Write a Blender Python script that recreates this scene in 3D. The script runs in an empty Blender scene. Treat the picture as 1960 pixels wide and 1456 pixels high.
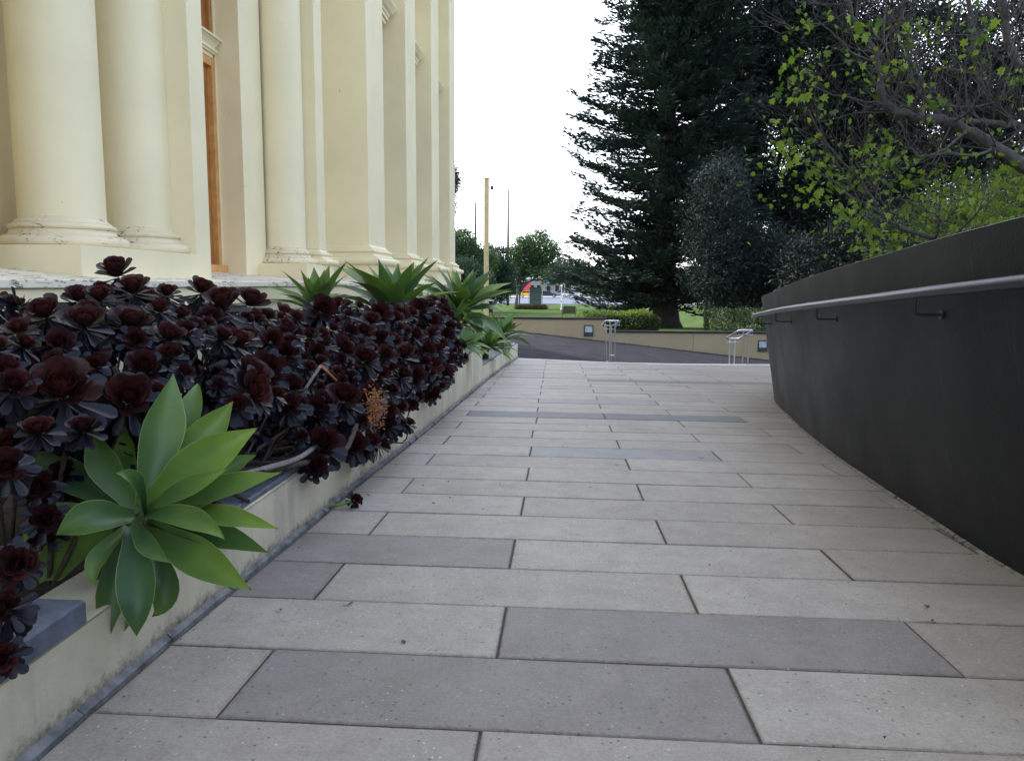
import bpy, math, random
import numpy as np
from mathutils import Vector, Matrix, Quaternion
R = math.radians
S = bpy.context.scene
COL = S.collection
random.seed(7)

# ---------------------------------------------------------------- camera, sky, sun, exposure
cam = bpy.data.cameras.new('camera'); camo = bpy.data.objects.new('camera', cam); COL.objects.link(camo)
cam.sensor_fit = 'HORIZONTAL'; cam.sensor_width = 36; cam.lens = 27.55
cam.clip_start = .05; cam.clip_end = 3000
CAM_X, CAM_Y, CAM_Z = (0.998012, 0.062743, 0.005955), (-0.013522, 0.120863, 0.992577), (0.061558, -0.990684, 0.121472)
camo.matrix_world = Matrix(((CAM_X[0], CAM_Y[0], CAM_Z[0], 0), (CAM_X[1], CAM_Y[1], CAM_Z[1], 0),
                            (CAM_X[2], CAM_Y[2], CAM_Z[2], .93), (0, 0, 0, 1)))
S.camera = camo

SUN_AZ, SUN_EL = R(-55), R(38)      # azimuth from +Y, clockwise seen from above: the sun stands behind the building
W = bpy.data.worlds.new('World'); S.world = W; W.use_nodes = True
wn = W.node_tree; wn.nodes.clear()
sky = wn.nodes.new('ShaderNodeTexSky'); sky.sky_type = 'NISHITA'; sky.sun_disc = False
sky.sun_elevation = SUN_EL; sky.sun_rotation = SUN_AZ
sky.air_density = 1.0; sky.dust_density = 1.5; sky.ozone_density = 1.0
hs = wn.nodes.new('ShaderNodeHueSaturation'); hs.inputs['Saturation'].default_value = .72
bg = wn.nodes.new('ShaderNodeBackground'); bg.inputs['Strength'].default_value = .15
wo = wn.nodes.new('ShaderNodeOutputWorld')
# thin bright cloud veil over the blue, thickest low down
wtc = wn.nodes.new('ShaderNodeTexCoord'); wns = wn.nodes.new('ShaderNodeTexNoise'); wns.inputs['Scale'].default_value = 2.2; wns.inputs['Detail'].default_value = 6
wsx = wn.nodes.new('ShaderNodeSeparateXYZ'); wrm = wn.nodes.new('ShaderNodeMapRange'); wad = wn.nodes.new('ShaderNodeMath'); wmx = wn.nodes.new('ShaderNodeMix')
wmx.data_type = 'RGBA'; wmx.inputs[7].default_value = (7.4, 7.7, 8.4, 1)
wrm.inputs['From Min'].default_value = -.75; wrm.inputs['From Max'].default_value = .85; wrm.inputs['To Min'].default_value = .02; wrm.inputs['To Max'].default_value = .95
wad.operation = 'MULTIPLY_ADD'; wad.inputs[1].default_value = .36; wad.use_clamp = True
wn.links.new(wtc.outputs['Generated'], wns.inputs['Vector']); 
wdp = wn.nodes.new('ShaderNodeVectorMath'); wdp.operation = 'DOT_PRODUCT'; wdp.inputs[1].default_value = (math.sin(SUN_AZ) * .9, math.cos(SUN_AZ) * .9, -.35)
wn.links.new(wtc.outputs['Generated'], wdp.inputs[0]); wn.links.new(wdp.outputs['Value'], wrm.inputs['Value'])
wsb = wn.nodes.new('ShaderNodeMath'); wsb.operation = 'SUBTRACT'; wsb.inputs[1].default_value = .22
wn.links.new(wrm.outputs[0], wsb.inputs[0]); wn.links.new(wns.outputs['Fac'], wad.inputs[0]); wn.links.new(wsb.outputs[0], wad.inputs[2]); wn.links.new(wad.outputs[0], wmx.inputs[0])
wn.links.new(sky.outputs[0], hs.inputs['Color']); wn.links.new(hs.outputs[0], wmx.inputs[6]); wn.links.new(wmx.outputs[2], bg.inputs[0]); wn.links.new(bg.outputs[0], wo.inputs[0])
sl = bpy.data.lights.new('sun', 'SUN'); sl.energy = 1.2; sl.angle = R(10); sl.color = (1, .95, .88)
slo = bpy.data.objects.new('sun', sl); COL.objects.link(slo)
sd = Vector((math.sin(SUN_AZ) * math.cos(SUN_EL), math.cos(SUN_AZ) * math.cos(SUN_EL), math.sin(SUN_EL)))
slo.rotation_euler = sd.to_track_quat('Z', 'Y').to_euler()
S.view_settings.view_transform = 'Standard'; S.view_settings.look = 'None'
S.view_settings.exposure = 1.78; S.view_settings.gamma = 1; S.view_settings.use_curve_mapping = False

# ---------------------------------------------------------------- helpers
def tag(o, label=None, cat=None, group=None, kind=None):
    if label: o['label'] = label
    if cat: o['category'] = cat
    if group: o['group'] = group
    if kind: o['kind'] = kind
    return o

def link(o, parent=None):
    COL.objects.link(o)
    if parent is not None: o.parent = parent
    return o

def empty(name, loc=(0, 0, 0)):
    o = bpy.data.objects.new(name, None); o.location = loc; o.empty_display_size = .1
    return link(o)

def local(parent, v):
    """world point -> parent space (parents here are only translated)"""
    if parent is None: return v
    t = Vector((0, 0, 0)); p = parent
    while p is not None: t += Vector(p.location); p = p.parent
    return (v[0] - t[0], v[1] - t[1], v[2] - t[2])

def mesh(name, vs, fs, m, parent=None, smooth=False, sharp=None, worldpts=True):
    if parent is not None and worldpts:
        t = Vector(local(parent, (0, 0, 0))); vs = [(v[0] + t[0], v[1] + t[1], v[2] + t[2]) for v in vs]
    me = bpy.data.meshes.new(name); me.from_pydata(vs, [], fs)
    if smooth:
        me.shade_smooth()
        if sharp: me.set_sharp_from_angle(angle=R(sharp))
    me.materials.append(m); me.validate()
    return link(bpy.data.objects.new(name, me), parent)

class MB:
    def __init__(s): s.v = []; s.f = []
    def add(s, vs, fs):
        n = len(s.v); s.v += [tuple(v) for v in vs]; s.f += [tuple(i + n for i in f) for f in fs]; return s
    def box(s, x0, x1, y0, y1, z0, z1):
        vs = [(x, y, z) for z in (z0, z1) for x, y in ((x0, y0), (x1, y0), (x1, y1), (x0, y1))]
        return s.add(vs, [(3, 2, 1, 0), (4, 5, 6, 7), (0, 1, 5, 4), (1, 2, 6, 5), (2, 3, 7, 6), (3, 0, 4, 7)])
    def bbox(s, x0, x1, y0, y1, z0, z1, b=.01):
        """box with bevelled vertical and top edges"""
        ring = lambda e, z: [(x0 + e + b, y0 + e, z), (x1 - e - b, y0 + e, z), (x1 - e, y0 + e + b, z), (x1 - e, y1 - e - b, z),
                             (x1 - e - b, y1 - e, z), (x0 + e + b, y1 - e, z), (x0 + e, y1 - e - b, z), (x0 + e, y0 + e + b, z)]
        vs = ring(0, z0) + ring(0, z1 - b) + ring(b, z1); fs = [tuple(range(7, -1, -1)), tuple(range(16, 24))]
        for k in (0, 8):
            for i in range(8): j = (i + 1) % 8; fs.append((k + i, k + j, k + 8 + j, k + 8 + i))
        return s.add(vs, fs)
    def tube(s, pts, rad, n=8, caps=True):
        pts = [Vector(p) for p in pts]; rr = rad if isinstance(rad, (list, tuple)) else [rad] * len(pts)
        vs = []; fs = []; up = None
        for i, p in enumerate(pts):
            t = (pts[min(i + 1, len(pts) - 1)] - pts[max(i - 1, 0)])
            if t.length < 1e-9: t = Vector((0, 0, 1))
            t.normalize()
            if up is None: up = Vector((0, 0, 1)) if abs(t.z) < .9 else Vector((1, 0, 0))
            a = t.cross(up).normalized(); b = a.cross(t).normalized(); up = b
            for k in range(n):
                c = 2 * math.pi * k / n; vs.append(p + (a * math.cos(c) + b * math.sin(c)) * rr[i])
        for i in range(len(pts) - 1):
            for k in range(n):
                j = (k + 1) % n; fs.append((i * n + k, i * n + j, (i + 1) * n + j, (i + 1) * n + k))
        if caps: fs.append(tuple(range(n - 1, -1, -1))); fs.append(tuple((len(pts) - 1) * n + k for k in range(n)))
        return s.add(vs, fs)
    def lathe(s, cx, cy, prof, n=32):
        vs = []; fs = []
        for r, z in prof:
            for k in range(n):
                a = 2 * math.pi * k / n; vs.append((cx + r * math.cos(a), cy + r * math.sin(a), z))
        for i in range(len(prof) - 1):
            for k in range(n):
                j = (k + 1) % n; fs.append((i * n + k, i * n + j, (i + 1) * n + j, (i + 1) * n + k))
        return s.add(vs, fs)
    def moulding(s, x0, x1, y0, y1, prof, front_only=False):
        """profile (out, z) swept round the two ends and the front (+X) of a rectangle, closed above and below"""
        vs = []; fs = []
        for o, z in prof:
            e = 0 if front_only else o
            vs += [(x0, y0 - e, z), (x1 + o, y0 - e, z), (x1 + o, y1 + e, z), (x0, y1 + e, z)]
        for i in range(len(prof) - 1):
            for k in range(4):
                j = (k + 1) % 4; fs.append((i * 4 + k, i * 4 + j, i * 4 + 4 + j, i * 4 + 4 + k))
        n = len(prof) * 4; fs += [(3, 2, 1, 0), (n - 4, n - 3, n - 2, n - 1)]
        return s.add(vs, fs)
    def ico(s, c, r, n=8, m=5, sz=1.):
        vs = [(c[0], c[1], c[2] - r * sz)]; fs = []
        for i in range(1, m):
            ph = math.pi * i / m - math.pi / 2
            for k in range(n):
                a = 2 * math.pi * k / n
                vs.append((c[0] + r * math.cos(ph) * math.cos(a), c[1] + r * math.cos(ph) * math.sin(a), c[2] + r * sz * math.sin(ph)))
        vs.append((c[0], c[1], c[2] + r * sz)); T = len(vs) - 1
        for k in range(n):
            j = (k + 1) % n; fs.append((0, 1 + j, 1 + k)); fs.append((T, T - n + k, T - n + j))
            for i in range(m - 2): fs.append((1 + i * n + k, 1 + i * n + j, 1 + (i + 1) * n + j, 1 + (i + 1) * n + k))
        return s.add(vs, fs)
    def build(s, name, m, parent=None, smooth=False, sharp=None): return mesh(name, s.v, s.f, m, parent, smooth, sharp)

def lerp(x, xs, ys): return float(np.interp(x, xs, ys))

# ---------------------------------------------------------------- materials
def mat(name): 
    m = bpy.data.materials.new(name); m.use_nodes = True; return m, m.node_tree, m.node_tree.nodes['Principled BSDF']
def N(nt, t, **k):
    n = nt.nodes.new(t)
    for a, b in k.items():
        if a in n.inputs: n.inputs[a].default_value = b
        else: setattr(n, a, b)
    return n
def noise(nt, co, scale, detail=4, rough=.55, dist=0):
    n = N(nt, 'ShaderNodeTexNoise'); n.inputs['Scale'].default_value = scale; n.inputs['Detail'].default_value = detail
    n.inputs['Roughness'].default_value = rough; n.inputs['Distortion'].default_value = dist
    nt.links.new(co, n.inputs['Vector']); return n.outputs['Fac']
def ramp(nt, fac, a, b, ca=(0, 0, 0, 1), cb=(1, 1, 1, 1)):
    r = N(nt, 'ShaderNodeValToRGB'); e = r.color_ramp.elements
    e[0].position = a; e[0].color = ca; e[1].position = b; e[1].color = cb
    nt.links.new(fac, r.inputs[0]); return r.outputs[0]
def mix(nt, fac, a, b, mode='MIX'):
    n = N(nt, 'ShaderNodeMix', data_type='RGBA', blend_type=mode)
    for sock, v in ((n.inputs[0], fac), (n.inputs[6], a), (n.inputs[7], b)):
        if isinstance(v, (int, float)): sock.default_value = v
        elif isinstance(v, tuple): sock.default_value = v if len(v) == 4 else v + (1,)
        else: nt.links.new(v, sock)
    return n.outputs[2]
def bump(nt, bs, h, strength, dist):
    b = N(nt, 'ShaderNodeBump'); b.inputs['Strength'].default_value = strength; b.inputs['Distance'].default_value = dist
    nt.links.new(h, b.inputs['Height']); nt.links.new(b.outputs[0], bs.inputs['Normal'])
def geo(nt): return N(nt, 'ShaderNodeNewGeometry').outputs['Position']
def stretched(nt, co, sx, sy, sz):
    m = N(nt, 'ShaderNodeMapping'); m.inputs['Scale'].default_value = (sx, sy, sz); nt.links.new(co, m.inputs[0]); return m.outputs[0]
def simple(name, col, rough=.6, var=.15, scale=5, metal=0, bmp=0, bscale=60, spec=.5):
    m, nt, b = mat(name); b.inputs['Roughness'].default_value = rough; b.inputs['Metallic'].default_value = metal
    b.inputs['Specular IOR Level'].default_value = spec
    co = geo(nt); f = noise(nt, co, scale, 5)
    lo = tuple(c * (1 - var) for c in col); hi = tuple(min(1, c * (1 + var)) for c in col)
    nt.links.new(ramp(nt, f, .3, .7, lo + (1,), hi + (1,)), b.inputs['Base Color'])
    if bmp: bump(nt, b, noise(nt, co, bscale, 3), bmp, .01)
    return m

def paint_mat(name, col, flake=0., bmp=.12):
    """painted render: faint blotches, hairline streaks, chips where flake > 0"""
    m, nt, b = mat(name); co = geo(nt); b.inputs['Roughness'].default_value = .55
    f = noise(nt, co, 1.3, 5, .6)
    c = mix(nt, ramp(nt, f, .35, .7), tuple(x * .93 for x in col), tuple(min(1, x * 1.04) for x in col))
    st = noise(nt, stretched(nt, co, 14, 14, .7), 1.0, 4, .6)
    c = mix(nt, ramp(nt, st, .66, .78), c, tuple(x * y for x, y in zip(col, (.88, .86, .8))))
    sp = noise(nt, stretched(nt, co, 30, 30, 12), 1.0, 3, .5)
    big = noise(nt, co, 1.7, 2, .5)
    spot = N(nt, 'ShaderNodeMath', operation='MULTIPLY'); nt.links.new(ramp(nt, sp, .74, .76), spot.inputs[0]); nt.links.new(ramp(nt, big, .55, .62), spot.inputs[1])
    c = mix(nt, spot.outputs[0], c, (.23, .17, .12))
    if flake:
        fl = noise(nt, stretched(nt, co, 22, 9, 40), 1.0, 6, .65, 1.5); bb = noise(nt, co, 2.3, 3)
        a1 = ramp(nt, fl, .60 - flake * .06, .63 - flake * .06); a2 = ramp(nt, bb, .42, .5)
        mm = N(nt, 'ShaderNodeMath', operation='MULTIPLY'); nt.links.new(a1, mm.inputs[0]); nt.links.new(a2, mm.inputs[1])
        c = mix(nt, mm.outputs[0], c, (.2, .15, .11))
        bump(nt, b, mm.outputs[0], .6, -.004)
    else: bump(nt, b, noise(nt, co, 35, 4), bmp, .004)
    nt.links.new(c, b.inputs['Base Color']); return m

CREAM = (.83, .715, .48)
M_cream = paint_mat('cream_paint', CREAM)
M_flaky = paint_mat('flaking_cream_paint', (.76, .68, .55), 1.)
M_base = paint_mat('column_base_paint', (.75, .635, .44), .35)

def planter_mat():
    m, nt, b = mat('planter_render'); co = geo(nt); b.inputs['Roughness'].default_value = .8
    f = noise(nt, co, 2.2, 6, .65)
    c = mix(nt, ramp(nt, f, .35, .68), (.58, .51, .36), (.74, .665, .49))
    st = noise(nt, stretched(nt, co, 6, 6, .6), 1.0, 5, .6); c = mix(nt, ramp(nt, st, .52, .72), c, (.44, .39, .30))
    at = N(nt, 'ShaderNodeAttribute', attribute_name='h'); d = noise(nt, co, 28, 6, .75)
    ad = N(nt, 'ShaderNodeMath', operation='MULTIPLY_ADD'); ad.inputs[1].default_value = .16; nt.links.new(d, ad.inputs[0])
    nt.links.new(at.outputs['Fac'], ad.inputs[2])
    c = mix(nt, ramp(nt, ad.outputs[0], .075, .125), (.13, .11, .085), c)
    nt.links.new(c, b.inputs['Base Color']); bump(nt, b, noise(nt, co, 45, 8, .7), .35, .008); return m
M_planter = planter_mat()

def paver_mat(name, ca, cb, speck):
    m, nt, b = mat(name); co = geo(nt); b.inputs['Roughness'].default_value = .62
    oi = N(nt, 'ShaderNodeObjectInfo').outputs['Random']
    c = mix(nt, oi, ca, cb)
    big = noise(nt, co, 2.1, 6, .6); c = mix(nt, ramp(nt, big, .35, .75), c, (1.1, 1.09, 1.08), 'MULTIPLY')
    med = noise(nt, co, 7, 8, .75, .3); c = mix(nt, ramp(nt, med, .38, .60), mix(nt, 1., c, (.84, .83, .82), 'MULTIPLY'), c)
    wrn = noise(nt, stretched(nt, co, 1.2, .35, 1), 1.3, 5, .6, .8); c = mix(nt, ramp(nt, wrn, .45, .7), c, mix(nt, 1., c, (1.12, 1.11, 1.12), 'MULTIPLY'))
    fine = noise(nt, co, 130, 5, .75); c = mix(nt, ramp(nt, fine, .36, .66), mix(nt, 1., c, (.80, .79, .78), 'MULTIPLY'), mix(nt, 1., c, (1.14, 1.13, 1.12), 'MULTIPLY'))
    v = N(nt, 'ShaderNodeTexVoronoi'); v.inputs['Scale'].default_value = 58; nt.links.new(co, v.inputs['Vector'])
    vc = N(nt, 'ShaderNodeSeparateColor'); nt.links.new(v.outputs['Color'], vc.inputs[0])
    pk = N(nt, 'ShaderNodeMath', operation='MULTIPLY'); nt.links.new(ramp(nt, v.outputs['Distance'], .16, .3, (1, 1, 1, 1), (0, 0, 0, 1)), pk.inputs[0])
    nt.links.new(ramp(nt, vc.outputs[0], .80, .86), pk.inputs[1])
    c = mix(nt, pk.outputs[0], c, tuple(x * .45 for x in ca))
    pk2 = N(nt, 'ShaderNodeMath', operation='MULTIPLY'); nt.links.new(ramp(nt, v.outputs['Distance'], .10, .22, (1, 1, 1, 1), (0, 0, 0, 1)), pk2.inputs[0])
    nt.links.new(ramp(nt, vc.outputs[1], .86, .9), pk2.inputs[1]); c = mix(nt, pk2.outputs[0], c, speck)
    # brown tint broken up by noise, stronger towards the foot of the dark wall
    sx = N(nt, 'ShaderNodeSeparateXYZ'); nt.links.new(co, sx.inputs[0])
    tint_m = N(nt, 'ShaderNodeMath', operation='MULTIPLY_ADD'); nt.links.new(noise(nt, co, 1.1, 5, .6, .6), tint_m.inputs[0]); tint_m.inputs[1].default_value = 2.4
    nt.links.new(sx.outputs[0], tint_m.inputs[2]); g = ramp(nt, tint_m.outputs[0], .0, 1.)
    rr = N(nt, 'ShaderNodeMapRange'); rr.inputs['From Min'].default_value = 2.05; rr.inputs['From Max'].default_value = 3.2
    rr.inputs['To Max'].default_value = .5; nt.links.new(tint_m.outputs[0], rr.inputs['Value'])
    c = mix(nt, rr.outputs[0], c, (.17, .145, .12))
    ed = N(nt, 'ShaderNodeAttribute', attribute_name='inner').outputs['Fac']; en = N(nt, 'ShaderNodeMath', operation='MULTIPLY_ADD'); nt.links.new(noise(nt, co, 34, 6, .8), en.inputs[0]); en.inputs[1].default_value = 1.5; nt.links.new(ed, en.inputs[2])
    c = mix(nt, ramp(nt, en.outputs[0], .62, 1.05), mix(nt, 1., c, (.72, .68, .64), 'MULTIPLY'), c)
    # small round stains
    sm = noise(nt, co, 3.3, 2, .4); c = mix(nt, ramp(nt, sm, .70, .78), c, mix(nt, 1., c, (.78, .76, .78), 'MULTIPLY'))
    nt.links.new(c, b.inputs['Base Color'])
    hh = mix(nt, .5, fine, pk.outputs[0]); bump(nt, b, fine, .25, .0015); return m
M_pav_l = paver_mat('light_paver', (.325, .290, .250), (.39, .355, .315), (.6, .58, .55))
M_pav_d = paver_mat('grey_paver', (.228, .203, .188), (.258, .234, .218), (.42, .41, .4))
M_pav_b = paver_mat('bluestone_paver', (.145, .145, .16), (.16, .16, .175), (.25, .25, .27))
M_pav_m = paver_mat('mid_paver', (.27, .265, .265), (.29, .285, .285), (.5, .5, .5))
M_joint = simple('joint_sand', (.12, .11, .10), .95, .35, 60, bmp=.5, bscale=150)
M_mortar = simple('grey_mortar', (.20, .195, .195), .9, .5, 18, bmp=.6, bscale=70)
M_blue = simple('bluestone', (.13, .145, .18), .6, .35, 14, bmp=.3, bscale=60)
M_soil = simple('soil', (.045, .033, .024), 1, .5, 18, bmp=1., bscale=50)
M_asph = simple('asphalt', (.030, .028, .035), .95, .3, 2.2, bmp=.5, bscale=120, spec=.12)
M_road = simple('road_asphalt', (.13, .15, .20), .95, .08, .3, spec=.2)
M_walk = simple('concrete_walk', (.22, .22, .235), .85, .12, .8)
M_lawn = simple('lawn_soil', (.065, .105, .026), 1, .3, .5, spec=.03)
M_steel = simple('stainless_steel', (.55, .56, .58), .28, .05, 20, metal=1)
M_wood = simple('varnished_timber', (.36, .14, .035), .4, .25, 9, bmp=.1)
M_wood_l = simple('pale_timber', (.60, .30, .10), .4, .2, 9)
M_glass = simple('dark_glass', (.02, .025, .03), .08, .1)
M_bark = simple('grey_bark', (.062, .055, .054), .9, .4, 25, bmp=.8, bscale=60)
M_bark_p = simple('pine_bark', (.022, .017, .016), .95, .4, 8, bmp=.8, bscale=20)
M_black = simple('black_metal', (.018, .018, .022), .45, .2)
M_capd = simple('dark_coping', (.03, .027, .034), .8, .25, 6, spec=.15)
M_white = simple('white_paint', (.75, .75, .75), .5, .05)
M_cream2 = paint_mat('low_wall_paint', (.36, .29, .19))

def dark_wall_mat():
    m, nt, b = mat('charcoal_render'); co = geo(nt); b.inputs['Roughness'].default_value = .5; b.inputs['Specular IOR Level'].default_value = .24
    f = noise(nt, co, 1.6, 5, .6); c = mix(nt, ramp(nt, f, .35, .7), (.0062, .0072, .0100), (.0100, .0112, .0145))
    st = noise(nt, stretched(nt, co, 16, 16, 1.5), 1.0, 4, .6); c = mix(nt, ramp(nt, st, .62, .8), c, (.027, .027, .029))
    nt.links.new(c, b.inputs['Base Color'])
    sc = noise(nt, stretched(nt, co, 30, 30, 5), 1.0, 5, .7); c2 = mix(nt, ramp(nt, sc, .73, .77), c, (.06, .06, .062)); nt.links.new(c2, b.inputs['Base Color'])
    nt.links.new(ramp(nt, f, .3, .7, (.42, .42, .42, 1), (.6, .6, .6, 1)), b.inputs['Roughness'])
    h = mix(nt, .35, noise(nt, co, 75, 4, .6), noise(nt, co, 9, 3, .5)); bump(nt, b, h, .4, .004); return m
M_dwall = dark_wall_mat()
M_rail = simple('painted_rail', (.035, .042, .062), .38, .12, 8, metal=.5)

def leaf_mat(name, lo, hi, rough=.5, trans=.25, spec=.22):
    """colour between lo and hi by a per-leaf value"""
    m, nt, b = mat(name); b.inputs['Roughness'].default_value = rough; b.inputs['Specular IOR Level'].default_value = spec
    at = N(nt, 'ShaderNodeAttribute', attribute_name='v'); c = mix(nt, at.outputs['Fac'], lo, hi)
    nt.links.new(c, b.inputs['Base Color'])
    if trans:
        t = N(nt, 'ShaderNodeBsdfTranslucent'); nt.links.new(mix(nt, 1., c, (1.3, 1.35, .8), 'MULTIPLY'), t.inputs[0])
        ms = N(nt, 'ShaderNodeMixShader'); ms.inputs[0].default_value = trans
        nt.links.new(b.outputs[0], ms.inputs[1]); nt.links.new(t.outputs[0], ms.inputs[2])
        nt.links.new(ms.outputs[0], nt.nodes['Material Output'].inputs['Surface'])
    return m
M_pine = leaf_mat('pine_needles', (.016, .030, .033), (.046, .068, .060), .7, .12)
M_ever = leaf_mat('evergreen_leaves', (.006, .011, .0105), (.021, .030, .024), .6, .1)
M_silver = leaf_mat('grey_green_leaves', (.011, .018, .017), (.022, .032, .029), .6, .15)
M_lime = leaf_mat('lime_leaves', (.045, .088, .014), (.17, .25, .04), .5, .4)
M_olive = leaf_mat('olive_leaves', (0.0280, 0.0440, 0.0096), (0.0800, 0.1040, 0.0240), .6, .3)
M_park = leaf_mat('park_tree_leaves', (0.0270, 0.0586, 0.0270), (0.0900, 0.1484, 0.0630), .6, .3)
M_parkd = leaf_mat('dark_park_leaves', (0.0169, 0.0394, 0.0300), (0.0516, 0.0891, 0.0562), .6, .25)
M_hedge = leaf_mat('hedge_leaves', (.012, .025, .010), (.05, .08, .02), .6, .2)
M_hedge_t = leaf_mat('hedge_new_growth', (0.0805, 0.1288, 0.0161), (0.1932, 0.2495, 0.0403), .6, .3)
M_wflow = leaf_mat('white_flower_spikes', (0.1320, 0.1440, 0.1080), (0.3600, 0.3600, 0.3000), .7, .2)
M_grass = leaf_mat('grass_blades', (.07, .13, .025), (.15, .24, .05), .7, .3)
M_tuss = leaf_mat('tussock_blades', (.06, .045, .025), (.13, .11, .05), .8, .2)
M_dry = simple('dry_flower', (.30, .12, .045), .9, .4, 40)

def agave_mat(name='agave_leaf', mul=1.):
    m, nt, b = mat(name); b.inputs['Roughness'].default_value = .42; co = geo(nt)
    a = N(nt, 'ShaderNodeAttribute', attribute_name='edge').outputs['Fac']
    t = N(nt, 'ShaderNodeAttribute', attribute_name='tip').outputs['Fac']
    oi = N(nt, 'ShaderNodeObjectInfo').outputs['Random']
    c = mix(nt, oi, tuple(x * mul for x in (.050, .112, .042)), tuple(x * mul for x in (.130, .220, .045)))
    c = mix(nt, ramp(nt, noise(nt, co, 9, 4), .35, .7), mix(nt, 1., c, (.78, .84, .95), 'MULTIPLY'), mix(nt, 1., c, (1.15, 1.12, .95), 'MULTIPLY'))
    c = mix(nt, ramp(nt, t, .35, 1.), c, mix(nt, 1., c, (1.5, 1.3, .8), 'MULTIPLY'))
    c = mix(nt, ramp(nt, a, .945, .985), c, (.27, .34, .09))
    c = mix(nt, ramp(nt, t, .965, .99), c, (.16, .08, .03))
    sc = noise(nt, stretched(nt, co, 1, 1, 1), 26, 5, .7); c = mix(nt, ramp(nt, sc, .70, .76), c, (.10, .10, .035)); bl = noise(nt, co, 3.5, 3); c = mix(nt, ramp(nt, bl, .5, .75), c, mix(nt, .35, c, (.09, .17, .11)))
    nt.links.new(c, b.inputs['Base Color'])
    tr = N(nt, 'ShaderNodeBsdfTranslucent'); nt.links.new(mix(nt, 1., c, (1.2, 1.4, .6), 'MULTIPLY'), tr.inputs[0])
    ms = N(nt, 'ShaderNodeMixShader'); ms.inputs[0].default_value = .12
    nt.links.new(b.outputs[0], ms.inputs[1]); nt.links.new(tr.outputs[0], ms.inputs[2]); nt.links.new(ms.outputs[0], nt.nodes['Material Output'].inputs['Surface'])
    st = noise(nt, stretched(nt, co, 1, 1, 1), 60, 3); bump(nt, b, st, .08, .002)
    return m
M_agave = agave_mat(); M_agave_b = agave_mat('blue_green_agave_leaf', .95)

def aeon_mat():
    m, nt, b = mat('black_aeonium_leaf'); b.inputs['Roughness'].default_value = .36; b.inputs['Specular IOR Level'].default_value = .3
    at = N(nt, 'ShaderNodeAttribute', attribute_name='col'); oi = N(nt, 'ShaderNodeObjectInfo').outputs['Random']
    c = mix(nt, ramp(nt, oi, 0, 1), mix(nt, 1., at.outputs['Color'], (.75, .8, .9), 'MULTIPLY'), mix(nt, 1., at.outputs['Color'], (1.3, 1.1, 1.), 'MULTIPLY'))
    nt.links.new(c, b.inputs['Base Color']); return m
M_aeon = aeon_mat()
M_stem = simple('brown_stem', (.085, .06, .045), .9, .4, 60, bmp=.6, bscale=120)
M_stem_o = simple('orange_twig', (.42, .13, .06), .7, .2, 60)
M_stem_g = simple('grey_twig', (.30, .26, .24), .9, .3, 90)

# ================================================================ THE SETTING
def pz(x, y): return -.033 * y - .0068 * x
LW = [(-3, -1.075), (.5, -1.075), (2, -1.09), (3.2, -1.075), (4, -1.08), (5, -1.05), (7.8, -1.017), (10.2, -.995), (13.2, -.93), (15.45, -.85)]   # (Y, X) foot of planter wall
RW = [(1.66, -3), (1.645, -1), (1.64, .5), (1.65, 1.6), (1.667, 2.816), (1.681, 3.2), (1.715, 3.7), (1.758, 4.4), (1.868, 5.6), (2.078, 7.11), (2.41, 8.9),
      (3.1, 10.3), (4.1, 11.4), (5.4, 12.2), (8, 12.9), (12, 13.3)]
lwx = lambda y: lerp(y, [a for a, b in LW], [b for a, b in LW])
rwx = lambda y: lerp(y, [b for a, b in RW], [a for a, b in RW])
EN = [(-.9, 15.3), (-.13, 15.0), (.84, 14.55), (2.17, 14.45), (3.9, 14.8), (6, 15.5), (12, 18)]
yend = lambda x: lerp(x, [a for a, b in EN], [b for a, b in EN])

# terrain and lawn beyond the driveway
def tz(x, y):
    if y < 24.2: return -2.6
    a = lerp(y, [24.2, 30, 45, 60, 5000], [-.12, -.3, -1.2, -2.0, -2.0]); b = lerp(y, [24.2, 38, 60, 5000], [-.52, -1.1, -2.0, -2.0])
    k = min(1, max(0, (x - 1.2) / .25)); return a * (1 - k) + b * k
xs = [-900, -300, -120, -60, -30, -20, -12, -8, -5, -3, -1, .5, 1.15, 1.3, 1.5, 2.5, 4, 7, 11, 18, 30, 50, 90, 200, 900]
ys = [-60, -5, 24.1, 24.3, 27, 32, 38, 45, 52, 60, 75, 95, 116, 170, 300, 700, 2500]
vs = [(x, y, tz(x, y)) for y in ys for x in xs]; nx = len(xs)
fs = [(j * nx + i, j * nx + i + 1, j * nx + nx + i + 1, j * nx + nx + i) for j in range(len(ys) - 1) for i in range(nx - 1)]
tag(mesh('ground', vs, fs, M_lawn), kind='structure')
tag(MB().add([(-300, 118, -1.99), (300, 118, -1.99), (300, 171, -1.99), (-300, 171, -1.99)], [(0, 1, 2, 3)]).build('road', M_road), kind='structure')
kb = MB()
kb.box(-300, 300, 170.9, 172.6, -2.1, -1.86); kb.box(-300, 300, 117.5, 118.1, -2.1, -1.88)
tag(kb.build('road_kerb', M_walk), kind='structure')
tag(MB().add([(-300, 172.6, -1.9), (300, 172.6, -1.9), (300, 196, -1.88), (-300, 196, -1.88)], [(0, 1, 2, 3)]).build('car_park', simple('car_park_surface', (.25, .25, .26), .9, .1, .4)), kind='structure')
fp = MB()
pts = [(1.4, 64), (2.0, 70), (3.5, 80), (5.5, 92), (8, 104), (11, 117)]
for (x0, y0), (x1, y1) in zip(pts, pts[1:]): fp.add([(x0 - .2, y0, tz(x0, y0) + .03), (x0 + 4.6, y0, tz(x0, y0) + .03), (x1 + 4.6, y1, tz(x1, y1) + .03), (x1 - .2, y1, tz(x1, y1) + .03)], [(0, 1, 2, 3)])
tag(fp.build('footpath', M_walk), kind='structure')

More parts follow.
